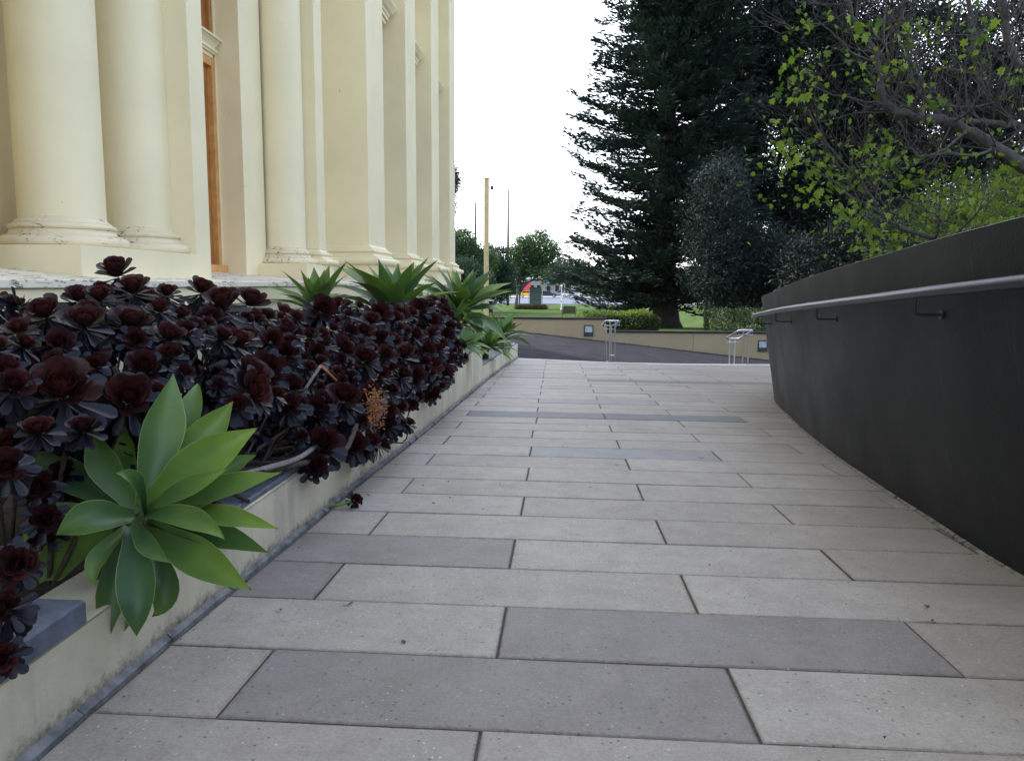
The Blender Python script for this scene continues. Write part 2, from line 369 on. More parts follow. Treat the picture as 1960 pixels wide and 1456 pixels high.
# driveway falling to the right
dz = lambda x: -.52 - .105 * max(x + 1.0, -3.2)
vs = []; fs = []; gx = [-9, -6, -4.2, -3, -1, 1, 3, 6, 9, 13, 18]
for x in gx: vs += [(x, 13.0, dz(x) - .02), (x, 24.02, dz(x))]
fs = [(2 * i, 2 * i + 2, 2 * i + 3, 2 * i + 1) for i in range(len(gx) - 1)]
tag(mesh('driveway', vs, fs, M_asph), kind='structure')

# paved ramp: joint bed, then every paver
vs = []; fs = []; yy = [-3 + .5 * i for i in range(36)] + [15.2]
for y in yy:
    xr = rwx(y) if y < 13 else 9
    vs += [(lwx(y) - .02, y, pz(lwx(y), y) - .011), (.6, y, pz(.6, y) - .011), (xr + .02, y, pz(xr, y) - .011)]
yy2 = yy
fs = [(3 * i + k, 3 * i + k + 1, 3 * i + k + 4, 3 * i + k + 3) for i in range(len(yy) - 1) for k in (0, 1)]
for i, v in enumerate(vs):
    ye = yend(v[0]) - .02
    if v[1] > ye: vs[i] = (v[0], ye, pz(v[0], ye) - .011)
path = tag(mesh('path', vs, fs, M_joint), kind='structure')
DARK = {(0, -.78): M_pav_d, (1, -.16): M_pav_d, (3, -1.38): M_pav_d, (2, -1.99): M_pav_d, (9, -.2): M_pav_m, (14, -.77): M_pav_b, (14, .4): M_pav_b, (5, .4): M_pav_m,
        (24, .3): M_pav_b, (24, 1.5): M_pav_b, (17, -.16): M_pav_m, (6, 1.0): M_pav_m, (30, .3): M_pav_m, (27, -1.3): M_pav_m}
def paver(ax0, ax1, y0, y1, m):
    """clip the slab to the wall feet and the curved end, then bevel it"""
    g = .0036
    ax0 += g; ax1 -= g; y0 += g; y1 -= g
    cut = lambda x, y: (min(max(x, lwx(y) + .03), (rwx(y) - .012) if y < 12.9 else 99), y)
    if ax1 < lwx((y0 + y1) / 2) + .05 or (y0 < 12.9 and ax0 > rwx((y0 + y1) / 2) - .03): return
    P = []
    ym = (y0 + y1) / 2
    for x, y in ((ax0, y0), (ax1, y0)): P.append(cut(x, y))
    if ax1 > rwx(ym) - .02 and y0 < 12.9: P.append(cut(ax1, ym))
    n = 4; top = []
    for i in range(n + 1):
        x = ax1 + (ax0 - ax1) * i / n; x, y = cut(x, y1); top.append((x, min(y, yend(x) - .30)))
    P += top
    if top[0][1] - P[0][1] < .03: return
    Q = []
    for p in P:
        if not Q or math.hypot(p[0] - Q[-1][0], p[1] - Q[-1][1]) > .004: Q.append(p)
    if math.hypot(Q[0][0] - Q[-1][0], Q[0][1] - Q[-1][1]) < .004: Q.pop()
    if len(Q) < 3: return
    cx = sum(p[0] for p in Q) / len(Q); cy = sum(p[1] for p in Q) / len(Q)
    wx = max(p[0] for p in Q) - min(p[0] for p in Q); wy = max(p[1] for p in Q) - min(p[1] for p in Q)
    if wx < .03 or wy < .03: return
    tl = random.uniform(-.0016, .0016); tx = random.uniform(-.002, .002); b = .003
    def z(p): return pz(*p) + tl + tx * (p[0] - cx)
    ins = lambda p: (cx + (p[0] - cx) * (1 - 2 * b / wx), cy + (p[1] - cy) * (1 - 2 * b / wy))
    rag = lambda p, d: (p[0] + random.uniform(-d, d), p[1] + random.uniform(-d, d))
    b2 = min(.028, wy * .3, wx * .3); ins2 = lambda p: (cx + (p[0] - cx) * (1 - 2 * b2 / wx), cy + (p[1] - cy) * (1 - 2 * b2 / wy))
    k = len(Q); v = [(p[0], p[1], z(p) - .02) for p in Q] + [(p[0], p[1], z(p) - b * .8) for p in Q] + [(*rag(ins(p), .0012), z(p)) for p in Q] + [(*ins2(p), z(p)) for p in Q]
    f = [tuple(range(3 * k, 4 * k))]
    for s_ in (0, k, 2 * k):
        for i in range(k): j = (i + 1) % k; f.append((s_ + i, s_ + j, s_ + k + j, s_ + k + i))
    o = mesh('paver', v, f, m, path); a_ = o.data.attributes.new('inner', 'FLOAT', 'POINT')
    if len(a_.data) == 4 * k: a_.data.foreach_set('value', [0.] * (3 * k) + [1.] * k)
for n in range(-5, 38):
    y0 = 1.627 + .3664 * n; y1 = y0 + .3664
    if y0 > 15.2: break
    sh = -.009 * (y0 - 2)
    base = (-.775 if n % 2 == 0 else -.165) + sh + random.uniform(-.008, .008)
    for k in range(-2, 10):
        ax0 = base + 1.219 * k; ax1 = ax0 + 1.219
        if ax1 < -1.3 or ax0 > (rwx(y0) if y0 < 12.9 else 7): continue
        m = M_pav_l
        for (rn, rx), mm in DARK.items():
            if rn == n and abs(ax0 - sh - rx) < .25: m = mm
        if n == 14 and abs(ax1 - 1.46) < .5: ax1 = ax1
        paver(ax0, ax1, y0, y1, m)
# light nosing stones along the curved top step, and the steps below it
def arcstrip(x0, x1, d0, d1, z0, z1, nn=12):
    v = []; f = []
    for i in range(nn + 1):
        x = x0 + (x1 - x0) * i / nn; a = yend(x)
        v += [(x, a + d0, pz(x, a) + z0), (x, a + d1, pz(x, a) + z0), (x, a + d1, pz(x, a) + z1), (x, a + d0, pz(x, a) + z1)]
    for i in range(nn):
        for k in range(4): f.append((4 * i + k, 4 * i + (k + 1) % 4, 4 * i + 4 + (k + 1) % 4, 4 * i + 4 + k))
    f += [(0, 3, 2, 1), tuple(4 * nn + k for k in range(4))]
    return v, f
M_nose = simple('pale_nosing', (.47, .46, .46), .7, .12, 14, bmp=.3, bscale=120)
x = -.86
while x < 7:
    x1 = x + .9; v, f = arcstrip(x + .004, x1 - .004, -.296, 0, -.14, .001, 5); mesh('nosing_stone', v, f, M_nose, path); x = x1
sb = MB()
for i in range(1, 4): sb.add(*arcstrip(-.2 + i * .9, 9, (i - 1) * .33 + .005, i * .33, -.16 * i - .3, -.16 * i, 16))
tag(sb.build('steps', M_nose), kind='structure')

# ---------------------------------------------------------------- planter wall, soil, coping
def wtop(y): return .15 if y < 10 else lerp(y, [10, 15.5], [-.125, -.235])
pw = empty('planter_wall', (-1.1, 6, 0)); tag(pw, 'low cream rendered planter wall stepping down beside the paved ramp', 'wall')
def strip_wall(y0, y1, n, zt):
    ys_ = [y0 + (y1 - y0) * i / n for i in range(n + 1)]; v = []; f = []; h = []
    hs_ = [-.06, .0, .03, .07, .12, .25, 1.]
    for y in ys_:
        x = lwx(y); zb = pz(x, y)
        zz = [min(zb + a, zt(y)) for a in hs_[:-1]] + [zt(y) - .006]; 
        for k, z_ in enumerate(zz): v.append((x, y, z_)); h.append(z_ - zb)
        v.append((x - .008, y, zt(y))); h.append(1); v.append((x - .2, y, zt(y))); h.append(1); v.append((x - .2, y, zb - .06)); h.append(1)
    c = 10
    for i in range(n):
        for k in range(c): f.append((i * c + k, (i + 1) * c + k, (i + 1) * c + (k + 1) % c, i * c + (k + 1) % c))
    f += [tuple(range(c - 1, -1, -1)), tuple(n * c + k for k in range(c))]
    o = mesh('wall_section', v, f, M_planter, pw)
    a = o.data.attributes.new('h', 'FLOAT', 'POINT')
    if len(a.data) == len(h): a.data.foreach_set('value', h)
strip_wall(-3, 10.0, 52, wtop); strip_wall(10.001, 15.45, 22, lambda y: lerp(y, [10, 15.5], [-.125, -.235]))
# end return of the wall
er = MB().box(-2.3, -1.05, 15.25, 15.449, -.6, -.236); er.build('end_wall', M_planter, pw)
# mortar fillet, an uneven run of short pieces
mf = MB(); y = -1.
while y < 15.3:
    y2 = y + random.uniform(.12, .5); w0 = random.uniform(.007, .022); w1 = random.uniform(.007, .022)
    a = [(lwx(y) - .002, y, pz(lwx(y), y) + .016), (lwx(y) + w0, y, pz(lwx(y), y) + .002), (lwx(y) + w0, y, pz(lwx(y), y) - .015), (lwx(y) - .002, y, pz(lwx(y), y) - .015)]
    bq = [(lwx(y2) - .002, y2, pz(lwx(y2), y2) + .016), (lwx(y2) + w1, y2, pz(lwx(y2), y2) + .002), (lwx(y2) + w1, y2, pz(lwx(y2), y2) - .015), (lwx(y2) - .002, y2, pz(lwx(y2), y2) - .015)]
    mf.add(a + bq, [(0, 1, 5, 4), (1, 2, 6, 5), (3, 0, 4, 7), (0, 3, 2, 1), (4, 5, 6, 7)]); y = y2 + random.uniform(.0, .01)
mf.build('mortar_fillet', M_mortar, pw)
def slab(y0, y1, z, th, dx=0, wd=.33):
    b = .006; v = []
    for zz, e in ((z, 0), (z + th - b, 0), (z + th, b)):
        v += [(lwx(y0) - dx - wd + e, y0 + e, zz), (lwx(y0) - dx - e, y0 + e, zz), (lwx(y1) - dx - e, y1 - e, zz), (lwx(y1) - dx - wd + e, y1 - e, zz)]
    f = [(3, 2, 1, 0), (8, 9, 10, 11)]
    for s_ in (0, 4):
        for k in range(4): j = (k + 1) % 4; f.append((s_ + k, s_ + j, s_ + 4 + j, s_ + 4 + k))
    mesh('coping_slab', v, f, M_blue, pw)
slab(-.6, .42, .151, .055, -.002); slab(.425, 1.665, .151, .055, -.002)
y = 2.42
while y < 9.9:
    slab(y, min(y + .9, 9.98), .151, random.uniform(.014, .02), .012 + random.uniform(0, .006), .26); y += .906
y = 10.02
while y < 15.2:
    y2 = min(y + .9, 15.2); zz = wtop(y2) + .012; slab(y, y2 - .006, min(wtop(y), wtop(y2)) + .001, .03, .01, .26); y = y2
sv = []; sf = []; gy = [-3 + .25 * i for i in range(74)]
for y in gy:
    for i in range(7):
        xa = lwx(y) - .19; xb = -2.46; x = xa + (xb - xa) * i / 6
        sv.append((x, y, (.13 if y < 10 else -.2) + .05 * math.sin(9 * x + 5 * y) * math.sin(4 * y) * (0 if i == 0 else 1)))
sf = [(j * 7 + i, (j + 1) * 7 + i, (j + 1) * 7 + i + 1, j * 7 + i + 1) for j in range(len(gy) - 1) for i in range(6)]
tag(mesh('planter_soil', sv, sf, M_soil, smooth=True), kind='structure')

# ---------------------------------------------------------------- dark curved wall with its rail
dw = empty('curved_wall', (1.9, 5, 0)); tag(dw, 'tall charcoal rendered wall leaning over the ramp and curving away', 'wall')
def rwpt(i): return Vector((RW[i][0], RW[i][1], 0))
def catmull(P, per):
    out = []
    for i in range(len(P) - 1):
        p0 = P[max(i - 1, 0)]; p1 = P[i]; p2 = P[i + 1]; p3 = P[min(i + 2, len(P) - 1)]
        for k in range(per):
            t = k / per
            out.append(.5 * ((2 * p1) + (-p0 + p2) * t + (2 * p0 - 5 * p1 + 4 * p2 - p3) * t * t + (-p0 + 3 * p1 - 3 * p2 + p3) * t ** 3))
    return out + [P[-1]]
RC = catmull([rwpt(i) for i in range(len(RW))], 8)
def rnorm(i):
    t = (RC[min(i + 1, len(RC) - 1)] - RC[max(i - 1, 0)]).normalized(); return Vector((-t.y, t.x, 0))
def rtopz(y): return lerp(y, [-3, 2.66, 6.72, 8.9, 10.3, 12, 13.5], [1.49, 1.154, .915, .79, .69, .60, .55])
v = []; f = []; K = 15
for i, p in enumerate(RC):
    n_ = rnorm(i); zb = pz(p.x, p.y) - .05; zt = rtopz(p.y); lean = .165
    for k in range(11):
        a = k / 10; z_ = zb + (zt - zb) * a; q = p + n_ * (lean * (z_ - zb - .05)); v.append((q.x, q.y, z_ - (.004 if k == 10 else 0)))
    q = p + n_ * (lean * (zt - zb - .05)); 
    for e, zz in ((.006, 0), (.19, 0), (.196, -.006)): r_ = q - n_ * e; v.append((r_.x, r_.y, zt + zz))
    r_ = p - n_ * .3; v.append((r_.x, r_.y, zb))
for i in range(len(RC) - 1):
    for k in range(K - 1): f.append((i * K + k, i * K + k + 1, (i + 1) * K + k + 1, (i + 1) * K + k))
f += [tuple(range(K)), tuple((len(RC) - 1) * K + k for k in range(K - 1, -1, -1))]
mesh('wall_face', v, f, M_dwall, dw, smooth=True, sharp=35)
def railz(y): return lerp(y, [-3, 2.55, 3.18, 4.58, 6.03, 8.54, 10.3, 12.5], [1.25, .945, .909, .831, .753, .610, .53, .44])
rp = []
for i, p in enumerate(RC):
    if -2 < p.y < 11.4: q = p + rnorm(i) * .262; rp.append(Vector((q.x, q.y, railz(p.y))))
rail = MB().tube(rp, .0215, 14).build('handrail', M_rail, dw, smooth=True)
for yb in (-1.4, .15, 1.7, 3.25, 4.78, 6.31, 7.85, 9.35):
    i = min(range(len(RC)), key=lambda j: abs(RC[j].y - yb)); n_ = rnorm(i); z0 = railz(yb)
    q = RC[i] + n_ * .262; wz = z0 - .085; w_ = RC[i] + n_ * (.165 * (wz - pz(q.x, q.y)) - .03)
    pts = [(q.x, q.y, z0 - .015), (q.x, q.y, z0 - .07), (*(q - n_ * .006).xy, z0 - .081), (*(q - n_ * .016).xy, wz), (w_.x, w_.y, wz)]
    MB().tube(pts, .0065, 8).tube([(*(w_ + n_ * .032).xy, wz), (*(w_ + n_ * .036).xy, wz)], .02, 12).build('rail_bracket', M_black, dw, smooth=True, sharp=40)
mf = MB(); y = .3
while y < 8.8:
    y2 = y + random.uniform(.06, .3); a0, a1 = random.uniform(.004, .022), random.uniform(.004, .022)
    q = []
    for yy_, w_ in ((y, a0), (y2, a1)):
        xx = rwx(yy_); q += [(xx + .004, yy_, pz(xx, yy_) + .014), (xx - w_ - .008, yy_, pz(xx, yy_) + .003), (xx - w_ - .008, yy_, pz(xx, yy_) - .02), (xx + .004, yy_, pz(xx, yy_) - .02)]
    mf.add(q, [(0, 1, 5, 4), (1, 2, 6, 5), (3, 0, 4, 7), (0, 3, 2, 1), (4, 5, 6, 7)]); y = y2 + random.uniform(0, .02)
mf.build('mortar_fillet', simple('dirty_mortar', (.20, .18, .15), .95, .5, 25, bmp=.8, bscale=80), dw)
# raised garden behind the wall
v = []; f = []
for i, p in enumerate(RC): q = p - rnorm(i) * .2; v += [(q.x, q.y, min(.35, rtopz(p.y) - .25)), (max(16, q.x + 3), q.y, .35)]
f = [(2 * i, 2 * i + 1, 2 * i + 3, 2 * i + 2) for i in range(len(RC) - 1)]
tag(mesh('garden_bed', v, f, M_soil), kind='structure')

# ---------------------------------------------------------------- the building
bd = empty('building', (-3, 8, 0)); tag(bd, 'cream classical building with columns and pilasters on a peeling ledge', 'building')
TOP = 9.4
wl = MB()
wl.box(-12, -3.33, -4, 6.0, -.6, TOP); wl.box(-12, -3.332, 7.60, 19.6, -.6, TOP); wl.box(-12, -3.46, 6.0, 7.60, -.6, TOP)
wl.build('wall', M_cream, bd)
MB().box(-12.2, -2.35, -4.2, 20.2, TOP, TOP + .5).box(-12.3, -2.2, -4.3, 20.35, TOP + .5, TOP + .75).build('cornice', M_cream, bd)
# podium with its sloping, flaking ledge
pdm = MB()
pdm.box(-3.4, -2.475, -4, 20.1, -.6, .70); pdm.box(-3.4, -2.455, -4, 20.12, .70, .776); pdm.box(-3.4, -2.425, -4, 20.15, .778, .897)
pdm.build('podium', M_cream, bd)
lg = MB(); 
yq = [-4 + .4 * i for i in range(61)] + [20.2]; v = []; f = []
for y in yq: v += [(-2.405, y, .899), (-2.40, y, .904), (-2.40, y, .936), (-2.404, y, .9405), (-3.4, y, 1.042), (-3.4, y, .899)]
for i in range(len(yq) - 1):
    for k in range(6): f.append((6 * i + k, 6 * i + 6 + k, 6 * i + 6 + (k + 1) % 6, 6 * i + (k + 1) % 6))
f += [tuple(range(5, -1, -1)), tuple(6 * (len(yq) - 1) + k for k in range(6))]
mesh('ledge', v, f, M_flaky, bd)
def arc(r0, r1, z0, z1, kind, n=7):
    """torus half-round or scotia hollow between two radii"""
    out = []
    for i in range(n + 1):
        t = math.pi * i / n
        if kind == 'torus': out.append((r0 + (r1 - r0) * i / n + math.sin(t) * (z1 - z0) / 2, z0 + (z1 - z0) * (1 - math.cos(t)) / 2))
        else: out.append((r0 + (r1 - r0) * i / n - math.sin(t) * (z1 - z0) * .38, z0 + (z1 - z0) * (1 - math.cos(t)) / 2))
    return out
def base_prof(r, z, k=1.):
    return ([(r, z)] + arc(r + .096 * k, r + .09 * k, z + .002, z + .062 * k, 'torus') + [(r + .085 * k, z + .064 * k), (r + .085 * k, z + .071 * k)] +
            arc(r + .075 * k, r + .052 * k, z + .072 * k, z + .102 * k, 'scotia') + [(r + .05 * k, z + .104 * k)] + arc(r + .045 * k, r + .042 * k, z + .105 * k, z + .135 * k, 'torus', 6) +
            [(r + .03 * k, z + .137 * k), (r + .03 * k, z + .146 * k)] + [(r + .03 * k * (1 - t) ** 2, z + (.147 + .03 * t) * k) for t in (.2, .5, .8, 1.)])
def child(o, par):
    """re-parent a world-space mesh without moving it"""
    o.parent = par; t = Vector(local(par, (0, 0, 0))); o.location = t; return o
def column(cy, z0):
    r = .235; z1 = z0 + .177
    sh = MB().lathe(-3.0, cy, [(r, z1), (r, 3), (r * .985, 5), (r * .95, 7.5), (r * .9, TOP - .35)], 56).build('column', M_cream, bd, smooth=True, sharp=40)
    child(MB().lathe(-3.0, cy, base_prof(r, z0), 64).build('column_base', M_base, smooth=True, sharp=50), sh)
    child(MB().lathe(-3.0, cy, [(.22, TOP - .4), (.27, TOP - .35), (.27, TOP - .3), (.24, TOP - .28), (.30, TOP - .2), (.33, TOP - .12), (.33, TOP)], 40).build('capital', M_cream, smooth=True, sharp=40), sh)
PL = 1.129
for cy in (4.62, 5.457, 8.395, 1.75, .9): column(cy, PL)
MB().box(-3.4, -2.6, 4.14, 5.70, .95, PL).build('plinth', M_cream, bd)
MB().box(-3.4, -2.6, .3, 2.3, .95, PL).build('plinth', M_cream, bd)
MB().box(-3.12, -2.6, 7.93, 8.9, .95, PL + .001).build('plinth', M_cream, bd)
def pilaster(y0, y1, xf, z0, base=True, k=1.55, plz=1.19):
    o = MB().box(-3.45, xf, y0, y1, (plz + .177 * k - .004) if base else z0, TOP).build('pilaster', M_cream, bd)
    if base:
        child(MB().moulding(-3.44, xf, y0, y1, [(a - 0, b) for a, b in base_prof(0, plz, k)]).build('pilaster_base', M_cream, smooth=False), o)
        child(MB().moulding(-3.43, xf, y0, y1, [(.13, .93), (.13, plz + .001)]).build('plinth', M_cream), o)
    return o
pilaster(5.51, 5.742, -2.606, .95, False)
pilaster(7.62, 8.15, -3.10, .95, False)
o = MB().box(-3.42, -2.68, 8.6, 8.872, PL + .177, TOP).build('pilaster', M_cream, bd)
child(MB().moulding(-3.41, -2.68, 8.6, 8.872, base_prof(0, PL + .001, .98)).build('pilaster_base', M_cream), o)
PY = [(10.98, 12.0), (13.73, 14.64), (16.4, 17.36), (19.0, 19.94)]
for y0, y1 in PY: pilaster(y0, y1, -2.70, 0, k=1.62)
MB().box(-3.40, -2.9, 3.2, 3.9, .95, TOP).build('pilaster', M_cream, bd)
# door between the pilasters
dr = empty('door', (-3.4, 6.8, 1.06)); dr.parent = bd; dr.location = (-.4, -1.2, 1.06)
def dmb(mb, name, m, **k): return mesh(name, mb.v, mb.f, m, dr, **k)
dmb(MB().box(-3.45, -3.335, 7.53, 7.597, 1.10, 3.035).box(-3.45, -3.335, 6.003, 6.07, 1.10, 3.035).box(-3.45, -3.336, 6.07, 7.53, 2.96, 3.035), 'door_frame', M_wood_l)
dmb(MB().box(-3.457, -3.40, 6.07, 7.53, 1.10, 2.96).box(-3.41, -3.385, 7.42, 7.53, 1.101, 2.959).box(-3.41, -3.384, 6.75, 6.85, 1.101, 2.959).box(-3.41, -3.386, 6.07, 7.42, 1.101, 1.35).box(-3.41, -3.386, 6.07, 7.42, 2.0, 2.12), 'door_leaf', M_wood)
dmb(MB().box(-3.45, -3.285, 5.95, 7.612, 1.03, 1.099), 'door_sill', M_wood_l)
dmb(MB().box(-3.45, -3.345, 7.53, 7.597, 3.23, 5.2).box(-3.452, -3.40, 6.003, 7.53, 3.23, 5.2).box(-3.41, -3.38, 7.41, 7.53, 3.231, 5.19), 'transom_frame', M_wood)
dmb(MB().box(-3.45, -3.334, 6.003, 7.597, 5.2, TOP), 'wall_panel', M_cream)
def head(x1, y0, y1, z0, s=1., name='door_head', parent=None):
    pr = [(0, 0), (.0, .035), (.022, .036), (.022, .052), (.03, .053), (.03, .07), (.014, .072), (.016, .085), (.03, .12), (.048, .135), (.052, .14), (.052, .15), (.06, .151), (.06, .17), (.056, .176)]
    b = MB().moulding(-3.5, x1, y0, y1, [(a * s, z0 + z_ * s) for a, z_ in pr])
    return b.build(name, M_cream, parent or bd)
dmb(MB().moulding(-3.46, -3.332, 5.75, 7.56, [(a, 3.037 + z_) for a, z_ in ((0, 0), (.0, .035), (.022, .036), (.022, .055), (.035, .056), (.035, .08), (.014, .082), (.018, .1), (.036, .13), (.05, .145), (.055, .147), (.055, .16), (.075, .161), (.078, .18), (.07, .184))]), 'door_head', M_cream)
head(-2.83, 5.40, 5.508, 2.77, .8, 'window_head')
# tall windows between the outer pilasters with bracketed heads
M_pane = M_glass
for i, (ya, yb) in enumerate(((12.0, 13.73), (14.64, 16.4), (17.36, 19.0))):
    a, b_ = ya + .27, yb - .27
    w = MB().box(-3.331, -3.27, a, a + .14, 1.9, 4.6).box(-3.331, -3.27, b_ - .14, b_, 1.9, 4.6).box(-3.331, -3.2, a - .05, b_ + .05, 1.78, 1.9).build('window', M_cream, bd)
    child(MB().box(-3.33, -3.30, a + .14, b_ - .14, 1.9, 4.5).build('pane', M_pane), w)
    child(MB().box(-3.31, -3.285, (a + b_) / 2 - .03, (a + b_) / 2 + .03, 1.9, 4.49).box(-3.31, -3.284, a + .14, b_ - .14, 3.2, 3.27).build('sash_bar', M_wood), w)
    child(MB().moulding(-3.33, -3.13, a - .03, b_ + .03, [(0, 4.50), (.0, 4.54), (.03, 4.56), (.05, 4.6), (.05, 4.62)]).build('architrave', M_cream), w)
    hd = MB().moulding(-3.33, -2.98, a - .05, b_ + .05, [(0, 5.20), (.0, 5.26), (.035, 5.265), (.035, 5.32), (.05, 5.325), (.06, 5.36), (.10, 5.39), (.13, 5.44), (.15, 5.47), (.155, 5.475), (.155, 5.51), (.15, 5.515)])
    o = hd.build('window_head', M_cream, bd)
    for yy_ in (a + .04, b_ - .16):
        child(MB().box(-3.33, -3.05, yy_, yy_ + .12, 5.0, 5.2).tube([(-3.13, yy_ - .001, 4.98), (-3.13, yy_ + .121, 4.98)], .055, 12).build('bracket', M_cream), o)

# ---------------------------------------------------------------- low cream wall across the driveway
lw = empty('low_wall', (1.3, 24, -.8)); tag(lw, 'low cream wall with dark coping stepping down beyond the driveway', 'wall')
mb = MB()
def lowsec(x0, x1, zt, name='wall_section'):
    n = 12; v = []; f = []
    for i in range(n + 1):
        x = x0 + (x1 - x0) * i / n; v += [(x, 24.0, dz(x) - .25), (x, 24.0, zt), (x, 24.22, zt), (x, 24.22, -1.9)]
    for i in range(n):
        for k in range(4): f.append((4 * i + k, 4 * i + (k + 1) % 4, 4 * i + 4 + (k + 1) % 4, 4 * i + 4 + k))
    f += [(0, 3, 2, 1), tuple(4 * n + k for k in range(4))]
    mesh(name, v, f, M_cream2, lw)
lowsec(-9, 1.36, -.115); lowsec(1.362, 4.0, -.50); lowsec(4.008, 16, -.50)
MB().box(-9, 1.39, 23.96, 24.26, -.114, -.06).build('coping', M_capd, lw)
MB().box(1.392, 16, 23.96, 24.26, -.499, -.445).build('coping', M_capd, lw)
for x0, zc in ((.70, -.45), (5.93, -.86)):
    o = MB().box(x0, x0 + .28, 23.965, 23.999, zc - .17, zc - .145).box(x0, x0 + .28, 23.965, 23.999, zc + .145, zc + .17).box(x0, x0 + .025, 23.966, 23.999, zc - .145, zc + .145).box(x0 + .255, x0 + .28, 23.966, 23.999, zc - .145, zc + .145).build('wall_light', M_black, lw)
    child(MB().box(x0 + .025, x0 + .255, 23.985, 23.999, zc - .05, zc + .145).build('lens', simple('frosted_lens', (.42, .47, .55), .4)), o)
    child(MB().box(x0 + .025, x0 + .255, 23.98, 23.999, zc - .145, zc - .05).build('louvre', simple('blue_black', (.03, .04, .06), .5)), o)
# fallen twigs and litter at the foot of the low wall
lt = MB()
for _ in range(70):
    x = random.uniform(-3, 6.5); y = 24 - abs(random.gauss(0, .05)) - .02; z = dz(x) + .005; a = random.uniform(0, 6.3); l = random.uniform(.02, .08)
    lt.add([(x, y, z), (x + l * math.cos(a), y + .3 * l, z + .01), (x + .7 * l * math.cos(a), y - .4 * l, z + .025)], [(0, 1, 2)])
tag(lt.build('leaf_litter', M_stem), kind='stuff', label='brown leaf litter along the foot of the low cream wall', cat='leaf litter')

# ---------------------------------------------------------------- stainless stair rails
def stair_rail(x, y, ztop, drop, label):
    t = empty('stair_handrail', (x, y, ztop)); tag(t, label, 'handrail', 'stainless handrails at the head of the steps')
    zb = min(pz(x, 14.5) - .15, dz(x)) - ztop - .1; D = 1.15
    def m_(b, n): return mesh(n, b.v, b.f, M_steel, t, smooth=True, sharp=40, worldpts=False)
    for px in (-.05, .05):
        m_(MB().tube([(px, 0, zb), (px, 0, .005)], .0135, 8), 'post'); m_(MB().tube([(px, D, zb - .5), (px, D, -drop)], .0135, 8), 'post')
    m_(MB().tube([(-.05, 0, zb + .43), (.05, 0, zb + .43)], .011, 8), 'crossbar'); m_(MB().tube([(-.05, D, zb + .2), (.05, D, zb + .2)], .011, 8), 'crossbar')
    loop = [(-.13, .12), (-.12, .03), (-.08, -.02), (.08, -.02), (.12, .03), (.13, .12), (.13, D - .12), (.12, D - .03), (.08, D + .02), (-.08, D + .02), (-.12, D - .03), (-.13, D - .12), (-.13, .12)]
    m_(MB().tube([(a, b_, -drop * b_ / D) for a, b_ in loop], .019, 10), 'rail')
    for yy_ in (.03, D - .03): m_(MB().tube([(-.13, yy_, -drop * yy_ / D), (-.13, yy_, -.075 - drop * yy_ / D), (.13, yy_, -.075 - drop * yy_ / D), (.13, yy_, -drop * yy_ / D)], .0075, 6), 'rail_bracket')
stair_rail(.975, 14.95, .255, .145, 'stainless stair handrail standing nearer the planter, in front of the step in the low wall')
stair_rail(3.457, 14.9, .105, .23, 'stainless stair handrail standing close to the charcoal wall')

# ================================================================ PLANTS
def quad_cloud(name, P, D, Sd, L, Wd, v, m, parent=None, shape='rhomb'):
    """P base points, D unit directions, Sd unit side vectors, L lengths, Wd widths: one four-cornered leaf each"""
    n = len(P); P = np.asarray(P, np.float32)
    if parent is not None: P = P + np.array(local(parent, (0, 0, 0)), np.float32)
    L = L[:, None]; Wd = Wd[:, None]
    V = np.empty((n, 4, 3), np.float32)
    V[:, 0] = P; V[:, 1] = P + D * L * .45 + Sd * Wd * .5; V[:, 2] = P + D * L; V[:, 3] = P + D * L * .45 - Sd * Wd * .5
    me = bpy.data.meshes.new(name); me.vertices.add(n * 4); me.vertices.foreach_set('co', V.reshape(-1))
    me.loops.add(n * 4); me.loops.foreach_set('vertex_index', np.arange(n * 4, dtype=np.int32))
    me.polygons.add(n); me.polygons.foreach_set('loop_start', np.arange(0, n * 4, 4, dtype=np.int32))
    me.update(calc_edges=True)
    a = me.attributes.new('v', 'FLOAT', 'FACE'); a.data.foreach_set('value', np.asarray(v, np.float32))
    me.materials.append(m); me.validate()
    return link(bpy.data.objects.new(name, me), parent)
def unit(a): return a / np.maximum(np.linalg.norm(a, axis=1, keepdims=True), 1e-6)
rng = np.random.default_rng(11)
def crown(name, blobs, nc, m_, rc, L, Wd, m, parent, shell=.55, up=.2, flat=0., vcl=.5):
    """leaf clumps over a set of ellipsoids; nc clumps of m_ leaves"""
    B = np.array([b[:6] for b in blobs], float); w = (B[:, 3] * B[:, 4] + B[:, 4] * B[:, 5] + B[:, 3] * B[:, 5]); w /= w.sum()
    k = rng.choice(len(B), nc, p=w); d = unit(rng.normal(size=(nc, 3))); r = shell + (1.04 - shell) * rng.random((nc, 1)) ** .6
    Cc = B[k, :3] + d * r * B[k, 3:6]
    cv = rng.random(nc)
    P = np.repeat(Cc, m_, 0) + rng.normal(size=(nc * m_, 3)) * rc * np.array([1, 1, .75 - flat])
    D = unit(rng.normal(size=P.shape) + np.repeat(d, m_, 0) * .7 + np.array([0, 0, up])); Sd = unit(np.cross(D, rng.normal(size=P.shape)))
    n = len(P); v = np.clip(np.repeat(cv, m_) * vcl + rng.random(n) * (1 - vcl), 0, 1)
    return quad_cloud(name, P, D, Sd, L * (.6 + .8 * rng.random(n)), Wd * (.6 + .8 * rng.random(n)), v, m, parent)
